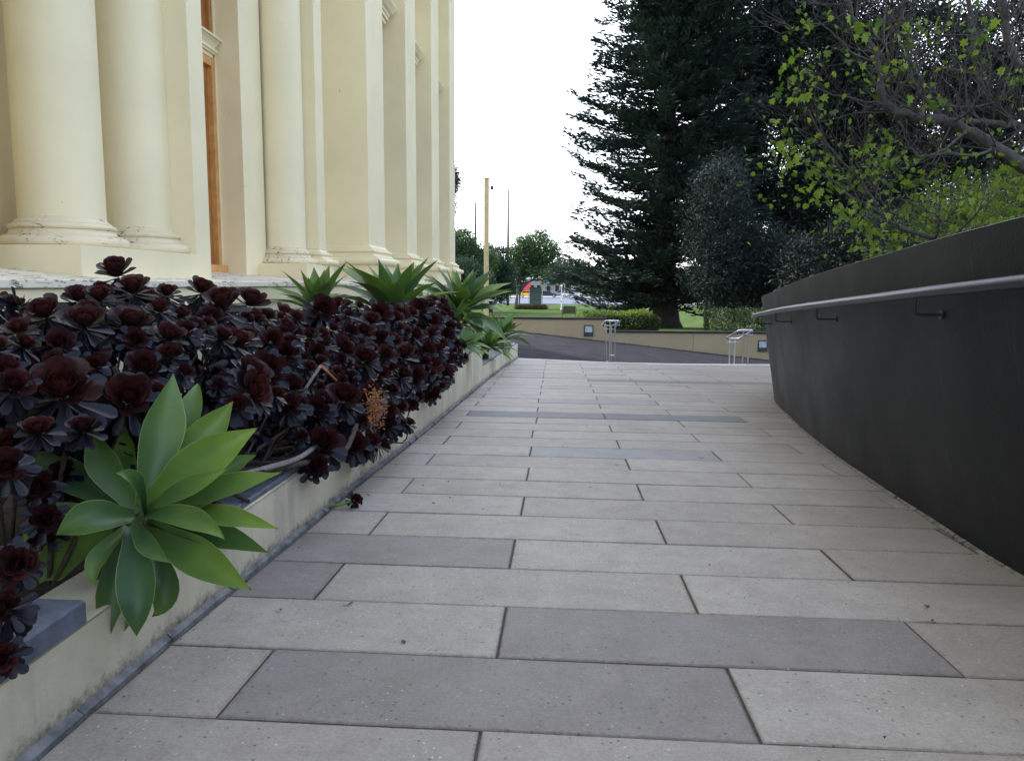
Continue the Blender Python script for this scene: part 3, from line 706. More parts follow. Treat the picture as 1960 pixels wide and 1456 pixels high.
def limb(mb, a, b, r0, r1, n=6, wob=.06, k=5):
    a = Vector(a); b = Vector(b); ln = (b - a).length
    pts = [a.lerp(b, i / k) + Vector((random.gauss(0, wob), random.gauss(0, wob), random.gauss(0, wob * .4))) * ln * (0 if i in (0,) else .5) for i in range(k + 1)]
    mb.tube(pts, [r0 + (r1 - r0) * i / k for i in range(k + 1)], n); return pts
def tree(name, label, cat, base, h, blobs, nc, m_, rc, L, Wd, lm, tr=.2, bark=None, group=None, shell=.55, lean=(0, 0), nl=7, vcl=.5):
    t = empty(name, base); tag(t, label, cat, group)
    b = MB(); bx, by, bz = base; top = Vector((bx + lean[0], by + lean[1], bz + h * .8))
    tp = limb(b, base, top, tr, tr * .25, 8, .02, 7)
    for i in range(nl):
        q = blobs[i % len(blobs)]; s_ = tp[min(len(tp) - 1, 2 + i % 4)]
        e = (q[0] + random.uniform(-.7, .7) * q[3], q[1] + random.uniform(-.7, .7) * q[4], q[2] + random.uniform(-.3, .7) * q[5])
        limb(b, s_, e, tr * .4, tr * .06, 5, .08, 5)
    b.build('trunk', bark or M_bark_p, t, smooth=True)
    crown('crown', blobs, nc, m_, rc, L, Wd, lm, t, shell=shell, vcl=vcl)
    return t

# ---- the great pine: whorls of long sweeping branches carrying flat sprays
def pine(base, H, label):
    t = empty('pine_tree', base); tag(t, label, 'tree')
    bx, by, bz = base
    tb = MB(); ks = [0, .4, 1.1, 2.2, 5, 10, 16, H]; rr = [1.05, .80, .66, .58, .46, .36, .25, .05]
    tb.tube([(bx + .05 * math.sin(k), by, bz + k) for k in ks], rr, 14); tb.build('trunk', M_bark_p, t, smooth=True)
    br = MB(); P = []; D = []; Sd = []; Ls = []; V = []
    z = 1.3
    while z < H - 1:
        Rz = 5.75 * max(.02, 1 - z / (H + 1)) ** .44 * (.9 if z > 2 else .8)
        for k in range(random.choice((6, 7, 8))):
            az = random.uniform(0, 2 * math.pi)
            r = Rz * random.choice((random.uniform(.5, .8), random.uniform(.82, 1.0), random.uniform(.9, 1.1)))
            dr = random.uniform(.08, .26); up = random.uniform(.10, .34); kink = random.uniform(-.25, .25)
            ca, sa = math.cos(az), math.sin(az)
            def pt(s_): a2 = az + kink * s_; return np.array([bx + r * s_ * math.cos(a2), by + r * s_ * math.sin(a2), bz + z + r * (-dr * 1.6 * s_ + up * 1.6 * s_ ** 2.2)])
            pp = [pt(i / 6) for i in range(7)]; br.tube([Vector(q) for q in pp], [.055 * (1 - .85 * i / 6) for i in range(7)], 4, False)
            nb = int(r * 10)
            for j in range(nb):
                s_ = .08 + .92 * (j + random.random()) / nb; c = pt(s_)
                side = random.choice((-1, 1)) ; sl = random.uniform(.15, 1.) * (.95 - .6 * s_) * (1 if s_ < .96 else .3)
                a2 = az + side * random.uniform(.6, 1.25); dirv = np.array([math.cos(a2), math.sin(a2), random.uniform(-.05, .35)]); dirv /= np.linalg.norm(dirv)
                e = c + dirv * sl; vv = random.random()
                for q in range(7):
                    p = c + (e - c) * (q + random.random()) / 7 + np.random.default_rng(len(P)).normal(size=3) * (.09, .09, .08)
                    dd = dirv + np.array([ca, sa, 0]) * .7 + np.array([random.gauss(0, .35), random.gauss(0, .35), random.gauss(.18, .25)]); dd /= np.linalg.norm(dd)
                    sv_ = np.cross(dd, (random.gauss(0, .4), random.gauss(0, .4), 1)); P.append(p); D.append(dd); Sd.append(sv_ / np.linalg.norm(sv_)); Ls.append(random.uniform(.2, .42)); V.append(.6 * vv + .4 * random.random())
        z += random.uniform(.18, .30) * (1 if z < 16 else 2.2)
    br.build('branches', M_bark_p, t)
    n = len(P); quad_cloud('foliage', np.array(P), np.array(D), np.array(Sd), np.array(Ls), np.full(n, .105), np.array(V), M_pine, t)
    return t
pine((4.85, 38, -1.12), 24, 'huge dark pine with layered branches and a thick trunk behind the low wall')

# ---- evergreens crowding the right
tree('grey_green_tree', 'grey green small leaved tree standing in front of the dark pine', 'tree', (7.0, 31, -.9), 6,
     [(6.0, 31, 4.4, 1.0, 1.0, 1.1), (6.1, 31, 2.9, 1.35, 1.2, 1.3), (5.9, 30.6, 1.5, 1.15, 1.2, 1.1), (7.5, 31, 1.9, 1.5, 1.3, 1.3), (8.6, 31, 1.4, 1.4, 1.2, 1.4), (7.2, 30.8, .6, 1.6, 1.2, 1.1)], 2300, 16, .20, .17, .045, M_silver, .14, vcl=.6)
tree('evergreen_tree', 'dark evergreen shrub tree close behind the far end of the charcoal wall', 'tree', (9.6, 27, -.9), 4.5,
     [(8.6, 27, 1.4, 1.3, 1.2, 1.3), (10.2, 27, 1.9, 1.7, 1.4, 1.5), (9.0, 27, .3, 1.6, 1.2, 1.0), (11.8, 27.3, 1.6, 1.6, 1.3, 1.5)], 1900, 16, .18, .15, .05, M_ever, .12)
tree('evergreen_tree', 'tall dark evergreen filling the sky just right of the pine', 'tree', (12.0, 43, -1.3), 19,
     [(10.2, 43, 3.5, 3.2, 2.8, 3.2), (11.5, 43, 8.0, 3.0, 2.8, 3.4), (12.2, 43, 12.4, 2.5, 2.3, 3.0), (9.6, 42.5, 1.2, 2.6, 2.2, 1.8), (12.6, 43, 16, 1.8, 1.8, 2.8), (14.6, 43, 4.6, 3., 2.6, 3.6), (10.3, 43, 12.6, 2.0, 2.0, 2.6), (8.6, 43, 10.6, 2.0, 1.8, 2.6), (8.4, 43, 7.2, 2.0, 1.8, 2.2), (9.0, 43, 14.8, 2.2, 1.8, 2.4), (13.9, 43, 9.8, 2.2, 2, 2.6)], 10500, 14, .34, .28, .085, M_ever, .42)
tree('evergreen_tree', 'spreading dark evergreen with sky showing through above the charcoal wall', 'tree', (18, 44, -1.5), 17,
     [(16.5, 44, 7.6, 2.8, 2.6, 2.6), (19.6, 44, 9.5, 3.2, 2.6, 2.8), (18, 44, 13, 3.3, 2.8, 2.6), (21.5, 44, 6.2, 2.9, 2.5, 2.8), (16.3, 44, 3.6, 3.2, 2.4, 2.8), (20.5, 44, 2.4, 3.6, 2.6, 2.6), (15.6, 44, 10.8, 2.2, 2, 2.4), (15.5, 44, 13.8, 1.9, 2, 2.2)], 6500, 14, .38, .31, .09, M_ever, .36, nl=16)
tree('evergreen_tree', 'dark evergreen behind the bare branches at the right edge', 'tree', (26, 45, -1.5), 17,
     [(24.6, 45, 9.2, 3.0, 2.6, 3.2), (28, 45, 12.5, 3.4, 2.8, 3), (25.5, 45, 4.0, 3.8, 2.6, 3.4), (30, 45, 6, 3.5, 2.6, 4), (23.8, 45, 14.2, 2.6, 2.4, 2.0), (22.4, 45, 11, 2, 2, 2)], 5200, 14, .40, .31, .09, M_ever, .36, nl=16)
tree('olive_tree', 'olive green feathery tree rising behind the charcoal wall', 'tree', (8.9, 14.5, .2), 3.6,
     [(8.3, 14.5, 2.3, 1.1, .9, .75), (9.6, 14.5, 2.6, 1.2, .9, .8), (7.1, 14.5, 1.9, .8, .8, .65), (8.8, 14.5, 1.5, 1.8, 1., .7)], 1700, 14, .13, .085, .022, M_olive, .07, group=None)
tree('evergreen_tree', 'shadowy shrub mass between the olive tree and the evergreens', 'shrub', (12.2, 22, -.5), 5,
     [(11.2, 22, 2.4, 1.8, 1.3, 1.4), (13.4, 22, 3.0, 2.0, 1.3, 1.7), (12.0, 22, 1.0, 2.4, 1.3, 1.2), (9.6, 22, 1.7, 1.2, 1., 1.3)], 2100, 14, .17, .14, .045, M_ever, .13)

# ---- the park on the left
PK = 'park trees across the lawn'
tree('park_tree', 'round leafy green tree with an open crown behind the notice board', 'tree', (-5.35, 96, -2), 9,
     [(-2.9, 96, 5.3, 2.2, 2.2, 1.9), (-4.6, 96, 4.6, 1.9, 2, 1.8), (-1.3, 96, 3.7, 1.8, 1.8, 1.5), (-3.4, 96, 2.9, 1.9, 2, 1.2), (-5.7, 96, 3.0, 1.4, 1.6, 1.4), (-1.0, 96, 2.0, 1.5, 1.8, .9)], 900, 15, .34, .34, .15, M_park, .34, M_bark, PK, nl=12, shell=.3)
tree('park_tree', 'blue green bushy tree directly right of the tan pole', 'tree', (-7.4, 82, -2), 7.5,
     [(-6.9, 82, 3.2, 1.5, 1.6, 1.7), (-7.8, 82, 2.3, 1.5, 1.6, 1.9), (-6.1, 82, 1.6, 1.2, 1.5, 1.6), (-7.1, 82, .4, 1.7, 1.5, 1.4)], 1100, 14, .26, .26, .11, M_parkd, .25, M_bark, PK)
tree('park_tree', 'bright green tree between the building corner and the tan pole', 'tree', (-10.1, 78, -2), 8.5,
     [(-9.9, 78, 4.6, 1.5, 1.6, 1.7), (-11., 78, 3.8, 1.6, 1.6, 1.9), (-9.1, 78, 3.4, 1.2, 1.5, 1.6), (-10.2, 78, 1.8, 1.8, 1.5, 1.6), (-8.7, 78, 1.5, 1.2, 1.5, 1.5), (-7.6, 78, 3.0, 1.1, 1.5, 1.3), (-11.5, 78, 1, 1.6, 1.5, 1.8)], 1900, 14, .26, .27, .11, M_park, .25, M_bark, PK)
tree('park_tree', 'dark green low tree under the bright one beside the building corner', 'tree', (-6.3, 52, -1.5), 4.4,
     [(-6.5, 52, 1.5, 1.2, 1.1, 1.1), (-5.6, 52, .9, 1.0, 1.1, 1.1), (-7.2, 52, 1.0, 1.1, 1.1, 1.2)], 900, 14, .17, .17, .07, M_parkd, .12, M_bark, PK)
tree('cypress_tree', 'tall dark tree top showing past the building corner against the sky', 'tree', (-13.1, 90, -2), 17,
     [(-13.4, 90, 12.6, 1.7, 1.5, 2.0), (-13.7, 90, 9.8, 1.4, 1.4, 2.6), (-14, 90, 6, 1.2, 1.2, 3)], 1300, 14, .25, .3, .1, M_ever, .2)
tree('park_tree', 'low dark green tree touching the left side of the pine', 'tree', (3.6, 74, -2), 5.2,
     [(1.0, 74, 2.2, 1.6, 1.5, 1.0), (-.4, 74, 1.9, 1.1, 1.5, .7), (2.4, 74, 1.5, 1.5, 1.4, 1.2)], 620, 14, .25, .24, .10, M_parkd, .14, M_bark, PK)
# distant wood closing the horizon
blobs = [(random.uniform(-60, 75), random.uniform(225, 270), random.uniform(-1, 1.5), random.uniform(4, 8), 3, random.uniform(2.4, 5.2)) for _ in range(46)]
o = crown('distant_trees', blobs, 5200, 10, .9, .95, .42, M_parkd, None); tag(o, 'dull green band of far off trees along the horizon', 'trees', kind='stuff')

# ---- hedge, white flower spikes, shrubs behind the low wall
def box_leaves(x0, x1, y0, y1, z0, z1, n, rough=.05):
    P = np.stack([rng.uniform(x0, x1, n), rng.uniform(y0, y1, n), rng.uniform(z0, z1, n)], 1)
    f = rng.integers(0, 4, n); P[f == 0, 1] = y0 + rng.normal(size=(f == 0).sum()) * rough; P[f == 1, 2] = z1 + rng.normal(size=(f == 1).sum()) * rough
    P[f == 2, 0] = x1 + rng.normal(size=(f == 2).sum()) * rough; return P
hd = empty('hedge', (2.0, 26.4, -.6)); tag(hd, 'clipped hedge with lime new growth on top behind the low wall', 'hedge')
def hcl(name, P, m, L, Wd, up=.3):
    n = len(P); D = unit(rng.normal(size=P.shape) + np.array([0, -.4, up])); return quad_cloud(name, P, D, unit(np.cross(D, rng.normal(size=P.shape))), L * (.6 + .8 * rng.random(n)), Wd * (.7 + .6 * rng.random(n)), rng.random(n), m, hd)
hcl('dark_foliage', box_leaves(.75, 3.05, 25.4, 27.6, -.75, -.08, 15000), M_hedge, .075, .032)
Pt = np.stack([rng.uniform(.6, 2.95, 6500), rng.uniform(25.5, 27.6, 6500), np.zeros(6500)], 1); Pt[:, 2] = -.14 + .11 * (Pt[:, 0] - .6) / 2.4 * 1.2 + rng.normal(size=6500) * .035 + .03 * np.sin(Pt[:, 0] * 5 + Pt[:, 1] * 3)
hcl('new_growth', Pt, M_hedge_t, .085, .034, .9)
sb_ = MB(); 
for _ in range(60):
    x = random.uniform(.8, 3.0); limb(sb_, (x, random.uniform(25.6, 26.6), -.9), (x + random.uniform(-.25, .25), 25.9, -.15), .012, .004, 4, .1, 3)
sb_.build('stems', M_bark, hd)
wf = empty('white_shrub', (7.5, 26.3, -.6)); tag(wf, 'shrub with pale cream flower spikes above the low wall', 'shrub')
Pc = []; 
for _ in range(230):
    cx_ = rng.uniform(5.0, 8.3); cz = rng.uniform(-.55, .05 + .42 * min(1, max(0, (cx_ - 6.0) / 2.0))); a = rng.normal(size=3); a[2] = abs(a[2]) * .7; a /= np.linalg.norm(a)
    Pc.append((cx_, rng.uniform(25.2, 26.8), cz, *a))
Pc = np.array(Pc); keep = (rng.random(len(Pc)) < .75) & ~((Pc[:, 0] > 5.5) & (Pc[:, 0] < 6.1) & (Pc[:, 2] > -.3)); Pc = Pc[keep]
P = np.repeat(Pc[:, :3], 16, 0) + np.repeat(Pc[:, 3:], 16, 0) * rng.random((len(Pc) * 16, 1)) * .2 + rng.normal(size=(len(Pc) * 16, 3)) * .015
D = unit(np.repeat(Pc[:, 3:], 16, 0) + rng.normal(size=P.shape) * .8); n = len(P)
quad_cloud('flower_spikes', P, D, unit(np.cross(D, rng.normal(size=P.shape))), np.full(n, .045), np.full(n, .02), rng.random(n), M_wflow, wf)
P = np.stack([rng.uniform(4.8, 9, 9000), rng.uniform(25.4, 27.2, 9000), rng.uniform(-.8, .2, 9000)], 1); D = unit(rng.normal(size=P.shape)); n = len(P)
quad_cloud('leaves', P, D, unit(np.cross(D, rng.normal(size=P.shape))), np.full(n, .10), np.full(n, .03), rng.random(n), M_hedge, wf)
tree('slim_tree', 'slim dark trunk rising right of the pine behind the low wall', 'tree', (5.85, 32, -.9), 7, [(6.4, 32, 5.4, .6, .6, .7)], 120, 14, .2, .16, .04, M_ever, .12)
tu = empty('tussock_bed', (-2.9, 95, -2)); tag(tu, 'bed of brown tussock grass at the foot of the notice board', 'grasses')
P = np.stack([rng.uniform(-5.4, -1.9, 5000), rng.uniform(93.5, 95.5, 5000), np.full(5000, -2.05)], 1); D = unit(rng.normal(size=P.shape) * .35 + np.array([0, 0, 1])); n = len(P)
quad_cloud('grass_blades', P, D, unit(np.cross(D, rng.normal(size=P.shape))), .5 + .3 * rng.random(n), np.full(n, .05), rng.random(n), M_tuss, tu)
tu.children[0]['kind'] = 'stuff'

# ---------------------------------------------------------------- bare plane tree with spring leaves, behind the dark wall
LIMBS = [([(4.512, 7.2, 1.695), (3.967, 7.2, 1.978), (3.741, 7.3, 2.15), (3.567, 7.4, 2.307), (3.382, 7.4, 2.384), (3.138, 7.3, 2.406), (2.904, 7.2, 2.426), (2.782, 7.2, 2.484), (2.727, 7.2, 2.598), (2.735, 7.3, 2.814), (2.713, 7.4, 2.996), (2.542, 7.4, 3.231), (2.457, 7.4, 3.468), (2.373, 7.5, 3.986)], 0.085, 0.02),
([(4.849, 7.8, 2.187), (4.215, 7.7, 2.388), (4.003, 7.6, 2.402), (3.727, 7.5, 2.402), (3.381, 7.4, 2.393)], 0.05, 0.03),
([(4.413, 7.8, 2.378), (4.134, 7.7, 2.421), (3.916, 7.7, 2.603), (3.78, 7.7, 2.807), (3.725, 7.7, 3.11), (3.645, 7.7, 3.509), (3.589, 7.7, 3.956)], 0.05, 0.025),
([(3.492, 6.9, 1.06), (3.128, 6.9, 1.324), (2.843, 6.9, 1.427), (2.685, 7.0, 1.57), (2.488, 7.0, 1.667), (2.357, 7.1, 1.815), (2.252, 7.2, 1.904)], 0.035, 0.008),
([(2.685, 7.0, 1.57), (2.591, 7.1, 1.814), (2.504, 7.2, 1.943), (2.338, 7.2, 2.117), (2.239, 7.3, 2.314), (2.184, 7.4, 2.492)], 0.022, 0.006),
([(3.382, 7.4, 2.384), (3.228, 7.5, 2.6), (3.103, 7.5, 2.76), (3.123, 7.6, 2.83), (3.081, 7.6, 3.188), (3.003, 7.6, 3.485), (2.959, 7.6, 3.884)], 0.03, 0.015),
([(2.735, 7.3, 2.814), (2.683, 7.3, 2.872), (2.447, 7.2, 2.942), (2.253, 7.1, 3.069), (2.029, 7.0, 3.129)], 0.02, 0.006),
([(4.707, 8.2, 2.796), (4.38, 8.2, 3.096), (4.252, 8.2, 3.354), (4.183, 8.2, 3.672), (4.116, 8.2, 4.1)], 0.06, 0.04),
([(2.782, 7.2, 2.484), (2.458, 7.0, 2.494), (2.166, 6.9, 2.515), (1.992, 6.9, 2.601)], 0.012, 0.004),
([(2.904, 7.2, 2.426), (2.695, 7.4, 2.47), (2.458, 7.5, 2.447), (2.305, 7.6, 2.422)], 0.012, 0.004),
([(3.567, 7.4, 2.307), (3.169, 7.0, 2.063), (2.916, 6.8, 1.99), (2.721, 6.6, 2.08)], 0.018, 0.006),
([(3.916, 7.7, 2.603), (3.548, 7.4, 2.508), (3.229, 7.2, 2.533), (2.959, 7.0, 2.658), (2.858, 6.9, 2.881)], 0.014, 0.005),
([(2.727, 7.2, 2.598), (2.888, 7.5, 2.919), (2.864, 7.6, 3.218), (2.926, 7.7, 3.611)], 0.02, 0.01),
([(3.741, 7.3, 2.15), (3.428, 7.0, 2.019), (3.208, 6.9, 2.046), (3.04, 6.8, 1.989)], 0.02, 0.008),
([(3.128, 6.9, 1.324), (3.071, 6.7, 1.476), (2.898, 6.6, 1.55), (2.688, 6.5, 1.622)], 0.014, 0.005),]
LIMBS = [(p, a * .7, b * .75) for p, a, b in LIMBS]
pt_ = empty('plane_tree', (5.3, 7.4, .35)); tag(pt_, 'half bare tree with lime spring leaves leaning over the charcoal wall', 'tree')
tb = MB(); tb.tube([(5.5, 7.6, .3), (5.35, 7.5, .9), (4.95, 7.3, 1.4), (4.6, 7.25, 1.65), LIMBS[0][0][0]], [.15, .13, .11, .1, .09], 10)
tb.tube([(5.5, 7.65, .3), (5.5, 7.8, 1.3), (5.2, 7.9, 1.9), LIMBS[1][0][0]], [.14, .11, .08, .055], 10); tb.tube([(5.5, 7.8, 1.3), (5.3, 8.1, 2.2), LIMBS[7][0][0]], [.1, .08, .06], 10)
tb.tube([(5.4, 7.4, .4), (4.4, 7.0, .75), LIMBS[3][0][0]], [.07, .05, .036], 8)
tb.build('trunk', M_bark, pt_, smooth=True)
tw = MB(); TIPS = []
def twig(p, d, ln, r, dep):
    pts = [Vector(p)]; d = Vector(d).normalized()
    for i in range(4):
        d = (d + Vector((random.gauss(0, .14), random.gauss(0, .14), random.gauss(.09, .12)))).normalized(); pts.append(pts[-1] + d * ln / 4)
    tw.tube(pts, [r * (1 - .16 * i) for i in range(5)], 5 if r > .006 else 4, False)
    if dep > 0:
        for i in range(random.choice((2, 3, 3, 4))):
            q = pts[random.randint(1, 4)]; e = (d + Vector((random.gauss(0, .7), random.gauss(0, .7), random.gauss(.25, .4)))).normalized(); twig(q, e, ln * random.uniform(.45, .75), r * .55, dep - 1)
    else: TIPS.append(pts[-1])
for P_, r0, r1 in LIMBS:
    c = catmull([Vector(p) for p in P_], 4); k = len(c)
    c = [q + Vector((random.gauss(0, .006), random.gauss(0, .01), random.gauss(0, .008))) for q in c]
    MB().tube(c, [(r0 + (r1 - r0) * i / (k - 1)) * random.uniform(.93, 1.1) for i in range(k)], 9).build('limb', M_bark, pt_, smooth=True)
    ln = sum((c[i + 1] - c[i]).length for i in range(k - 1))
    for _ in range(int(ln * 7) + 2):
        i = random.randint(1, k - 2); t = (c[i + 1] - c[i]).normalized(); rr = r0 + (r1 - r0) * i / (k - 1)
        e = (t * .5 + Vector((random.gauss(-.25, .6), random.gauss(0, .6), random.gauss(.35, .6)))).normalized()
        twig(c[i], e, random.uniform(.25, .75), min(rr * .45, .011), 2)
tw.build('twigs', M_bark, pt_, smooth=True); pt_.children[-1]['kind'] = 'stuff'
def lobed():
    """five lobed leaf in the xy plane, stalk at the origin, unit length"""
    out = [(0, 0)]; A = [(-110, .40), (-84, .36), (-64, .66), (-44, .50), (-30, .82), (-13, .64), (0, 1.), (13, .64), (30, .82), (44, .50), (64, .66), (84, .36), (110, .40)]
    for a, r in A: out.append((.12 + r * math.cos(R(a)), r * math.sin(R(a)) * .95))
    v = [(x, y, .18 * abs(y) - .10 * x * x) for x, y in out]; return v, [(0, i, i + 1) for i in range(1, len(out) - 1)]
LV, LF = lobed()
leafm = []
for i in range(4):
    me = bpy.data.meshes.new('leaf'); me.from_pydata([(x, y, z * (1 + .6 * i)) for x, y, z in LV], [], LF)
    a = me.attributes.new('v', 'FLOAT', 'FACE'); a.data.foreach_set('value', [i / 3] * len(LF)); me.materials.append(M_lime); me.shade_smooth(); leafm.append(me)
LC = [(1.78, 6.74, 2.543), (1.921, 7.04, 2.678), (1.977, 6.87, 2.718), (2.138, 7.1, 2.627), (2.02, 7.13, 2.527), (1.926, 6.57, 2.341), (2.044, 6.51, 2.267), (1.931, 7.34, 2.35), (1.765, 6.76, 2.072), (1.804, 6.73, 1.983), (2.101, 7.5, 2.15), (2.087, 6.97, 1.977), (2.27, 7.34, 1.964), (1.943, 6.98, 1.87), (2.24, 7.14, 1.758), (2.168, 6.65, 1.721), (2.475, 7.13, 1.867), (2.614, 7.37, 2.126), (2.474, 7.02, 2.71), (2.813, 7.24, 2.237), (2.808, 7.17, 2.092), (2.535, 6.56, 1.893), (2.938, 7.26, 2.017), (2.748, 7.09, 1.839), (2.507, 6.8, 1.484), (2.345, 6.53, 1.482), (2.752, 7.37, 1.321), (2.65, 6.97, 1.234), (2.833, 7.22, 1.291), (3.029, 7.38, 1.369), (3.041, 7.21, 1.472), (3.264, 7.42, 1.535), (3.095, 6.89, 1.791), (3.331, 7.3, 1.752), (3.236, 6.94, 1.625), (3.551, 7.44, 1.814), (3.603, 7.38, 1.624), (3.288, 6.6, 1.754), (3.404, 6.64, 1.554), (3.476, 6.72, 1.686), (3.993, 7.47, 1.862), (3.794, 6.94, 1.796), (3.872, 7.13, 1.6), (3.496, 6.8, 1.442), (3.472, 7.01, 1.502), (2.977, 6.89, 1.663), (2.867, 6.85, 1.787), (3.799, 7.09, 2.757), (3.757, 7.08, 2.691), (4.02, 7.4, 2.704), (2.925, 7.18, 3.046), (2.046, 7.43, 3.331), (2.1, 7.36, 3.198), (3.147, 7.49, 1.681), (3.419, 7.17, 1.515), (3.47, 6.66, 1.884), (4.027, 7.36, 2.074), (2.456, 7.46, 2.233), (2.326, 7.4, 2.132), (2.605, 7.07, 1.902), (2.493, 7.21, 1.653), (2.698, 6.71, 1.561), (3.186, 7.33, 1.436), (3.247, 7.07, 1.418), (3.651, 6.78, 1.441), (3.142, 6.56, 1.83), (4.215, 7.35, 1.621), (4.268, 7.49, 1.956), (2.879, 6.59, 2.358), (3.472, 7.3, 2.859), (2.664, 6.91, 2.721), (2.345, 6.65, 2.934), (3.333, 6.79, 2.964), (3.221, 7.27, 3.112)]
LEAVES = []
for c in LC:
    c = Vector(c); twig(c + Vector((.08, .05, -.1)), (-.5, 0, .6), .2, .004, 0)
    for _ in range(random.choice((5, 9, 14, 19))):
        p = c + Vector((random.gauss(0, .085), random.gauss(0, .1), random.gauss(0, .07))); LEAVES.append((p, random.uniform(.028, .075)))
for t in TIPS:
    if random.random() < .22 and t.z < 3.3: LEAVES.append((t, random.uniform(.025, .05)))
for t in LC:
    if t[2] < 2.2:
        for _ in range(8): p = Vector(t) + Vector((random.gauss(0, .2), random.gauss(.4, .3), random.gauss(0, .14))); LEAVES.append((p, random.uniform(.03, .065)))
LEAVES.sort(key=lambda a: -a[1] / a[0].y)
rest = MB(); rv = []
for i, (p, s_) in enumerate(LEAVES):
    q = Quaternion((0, 0, 1), random.uniform(0, 6.28)) @ Quaternion((0, 1, 0), random.uniform(-.1, 1.35)) @ Quaternion((1, 0, 0), random.gauss(0, .5))
    if i < 290:
        o = bpy.data.objects.new('leaf', random.choice(leafm)); link(o, pt_); o.rotation_mode = 'QUATERNION'; o.rotation_quaternion = q; o.scale = (s_,) * 3; o.location = local(pt_, p)
    else:
        rest.add([p + (q @ Vector(v)) * s_ for v in LV], LF); rv += [random.random()] * len(LF)
o = rest.build('small_leaves', M_lime, pt_); o['kind'] = 'stuff'; a = o.data.attributes.new('v', 'FLOAT', 'FACE')
if len(a.data) == len(rv): a.data.foreach_set('value', rv)

# ---------------------------------------------------------------- agaves
WP = ([0, .15, .33, .5, .66, .80, .91, 1], [.46, .56, .84, 1, .84, .52, .22, .012])
def agave_leaf(pts, width, axis, cup=.22, twist=0):
    """pts: curve points; returns verts, faces, edge and tip attributes"""
    v = []; e = []; tp = []; n = len(pts); sd0 = None
    for i, p in enumerate(pts):
        t = (pts[min(i + 1, n - 1)] - pts[max(i - 1, 0)]).normalized(); s_ = t.cross(axis)
        if s_.length < .15: s_ = sd0 or t.orthogonal()
        s_.normalize()
        if sd0 is not None and s_.dot(sd0) < 0: s_ = -s_
        if twist: s_ = (Quaternion(t, twist * i / n) @ s_)
        sd0 = s_.copy(); up = s_.cross(t).normalized()
        if up.dot(axis) < 0: up = -up
        w = width * .5 * lerp(i / (n - 1), *WP)
        wob = .012 * math.sin(i * 1.7 + width * 90)
        for k in (-1, -.93, -.45, 0, .45, .93, 1):
            v.append(p + s_ * w * k + up * (w * (cup * 1.6 * abs(k) ** 1.6) + w * wob * 6 * abs(k) * (1 if k > 0 else -1))); e.append(abs(k)); tp.append(i / (n - 1))
    f = [(i * 7 + k, i * 7 + k + 1, i * 7 + k + 8, i * 7 + k + 7) for i in range(n - 1) for k in range(6)]
    return v, f, e, tp
def bez(b, m, t, n=12):
    b, m, t = Vector(b), Vector(m), Vector(t); c = m * 2 - (b + t) / 2
    return [b * (1 - s) ** 2 + c * 2 * s * (1 - s) + t * s * s for s in [i / (n - 1) for i in range(n)]]
def agave_mesh(v, f, e, tp, m):
    me = bpy.data.meshes.new('leaf'); me.from_pydata([tuple(x) for x in v], [], f)
    for nme, dat in (('edge', e), ('tip', tp)): a = me.attributes.new(nme, 'FLOAT', 'POINT'); a.data.foreach_set('value', dat)
    me.shade_smooth(); me.materials.append(m); return me
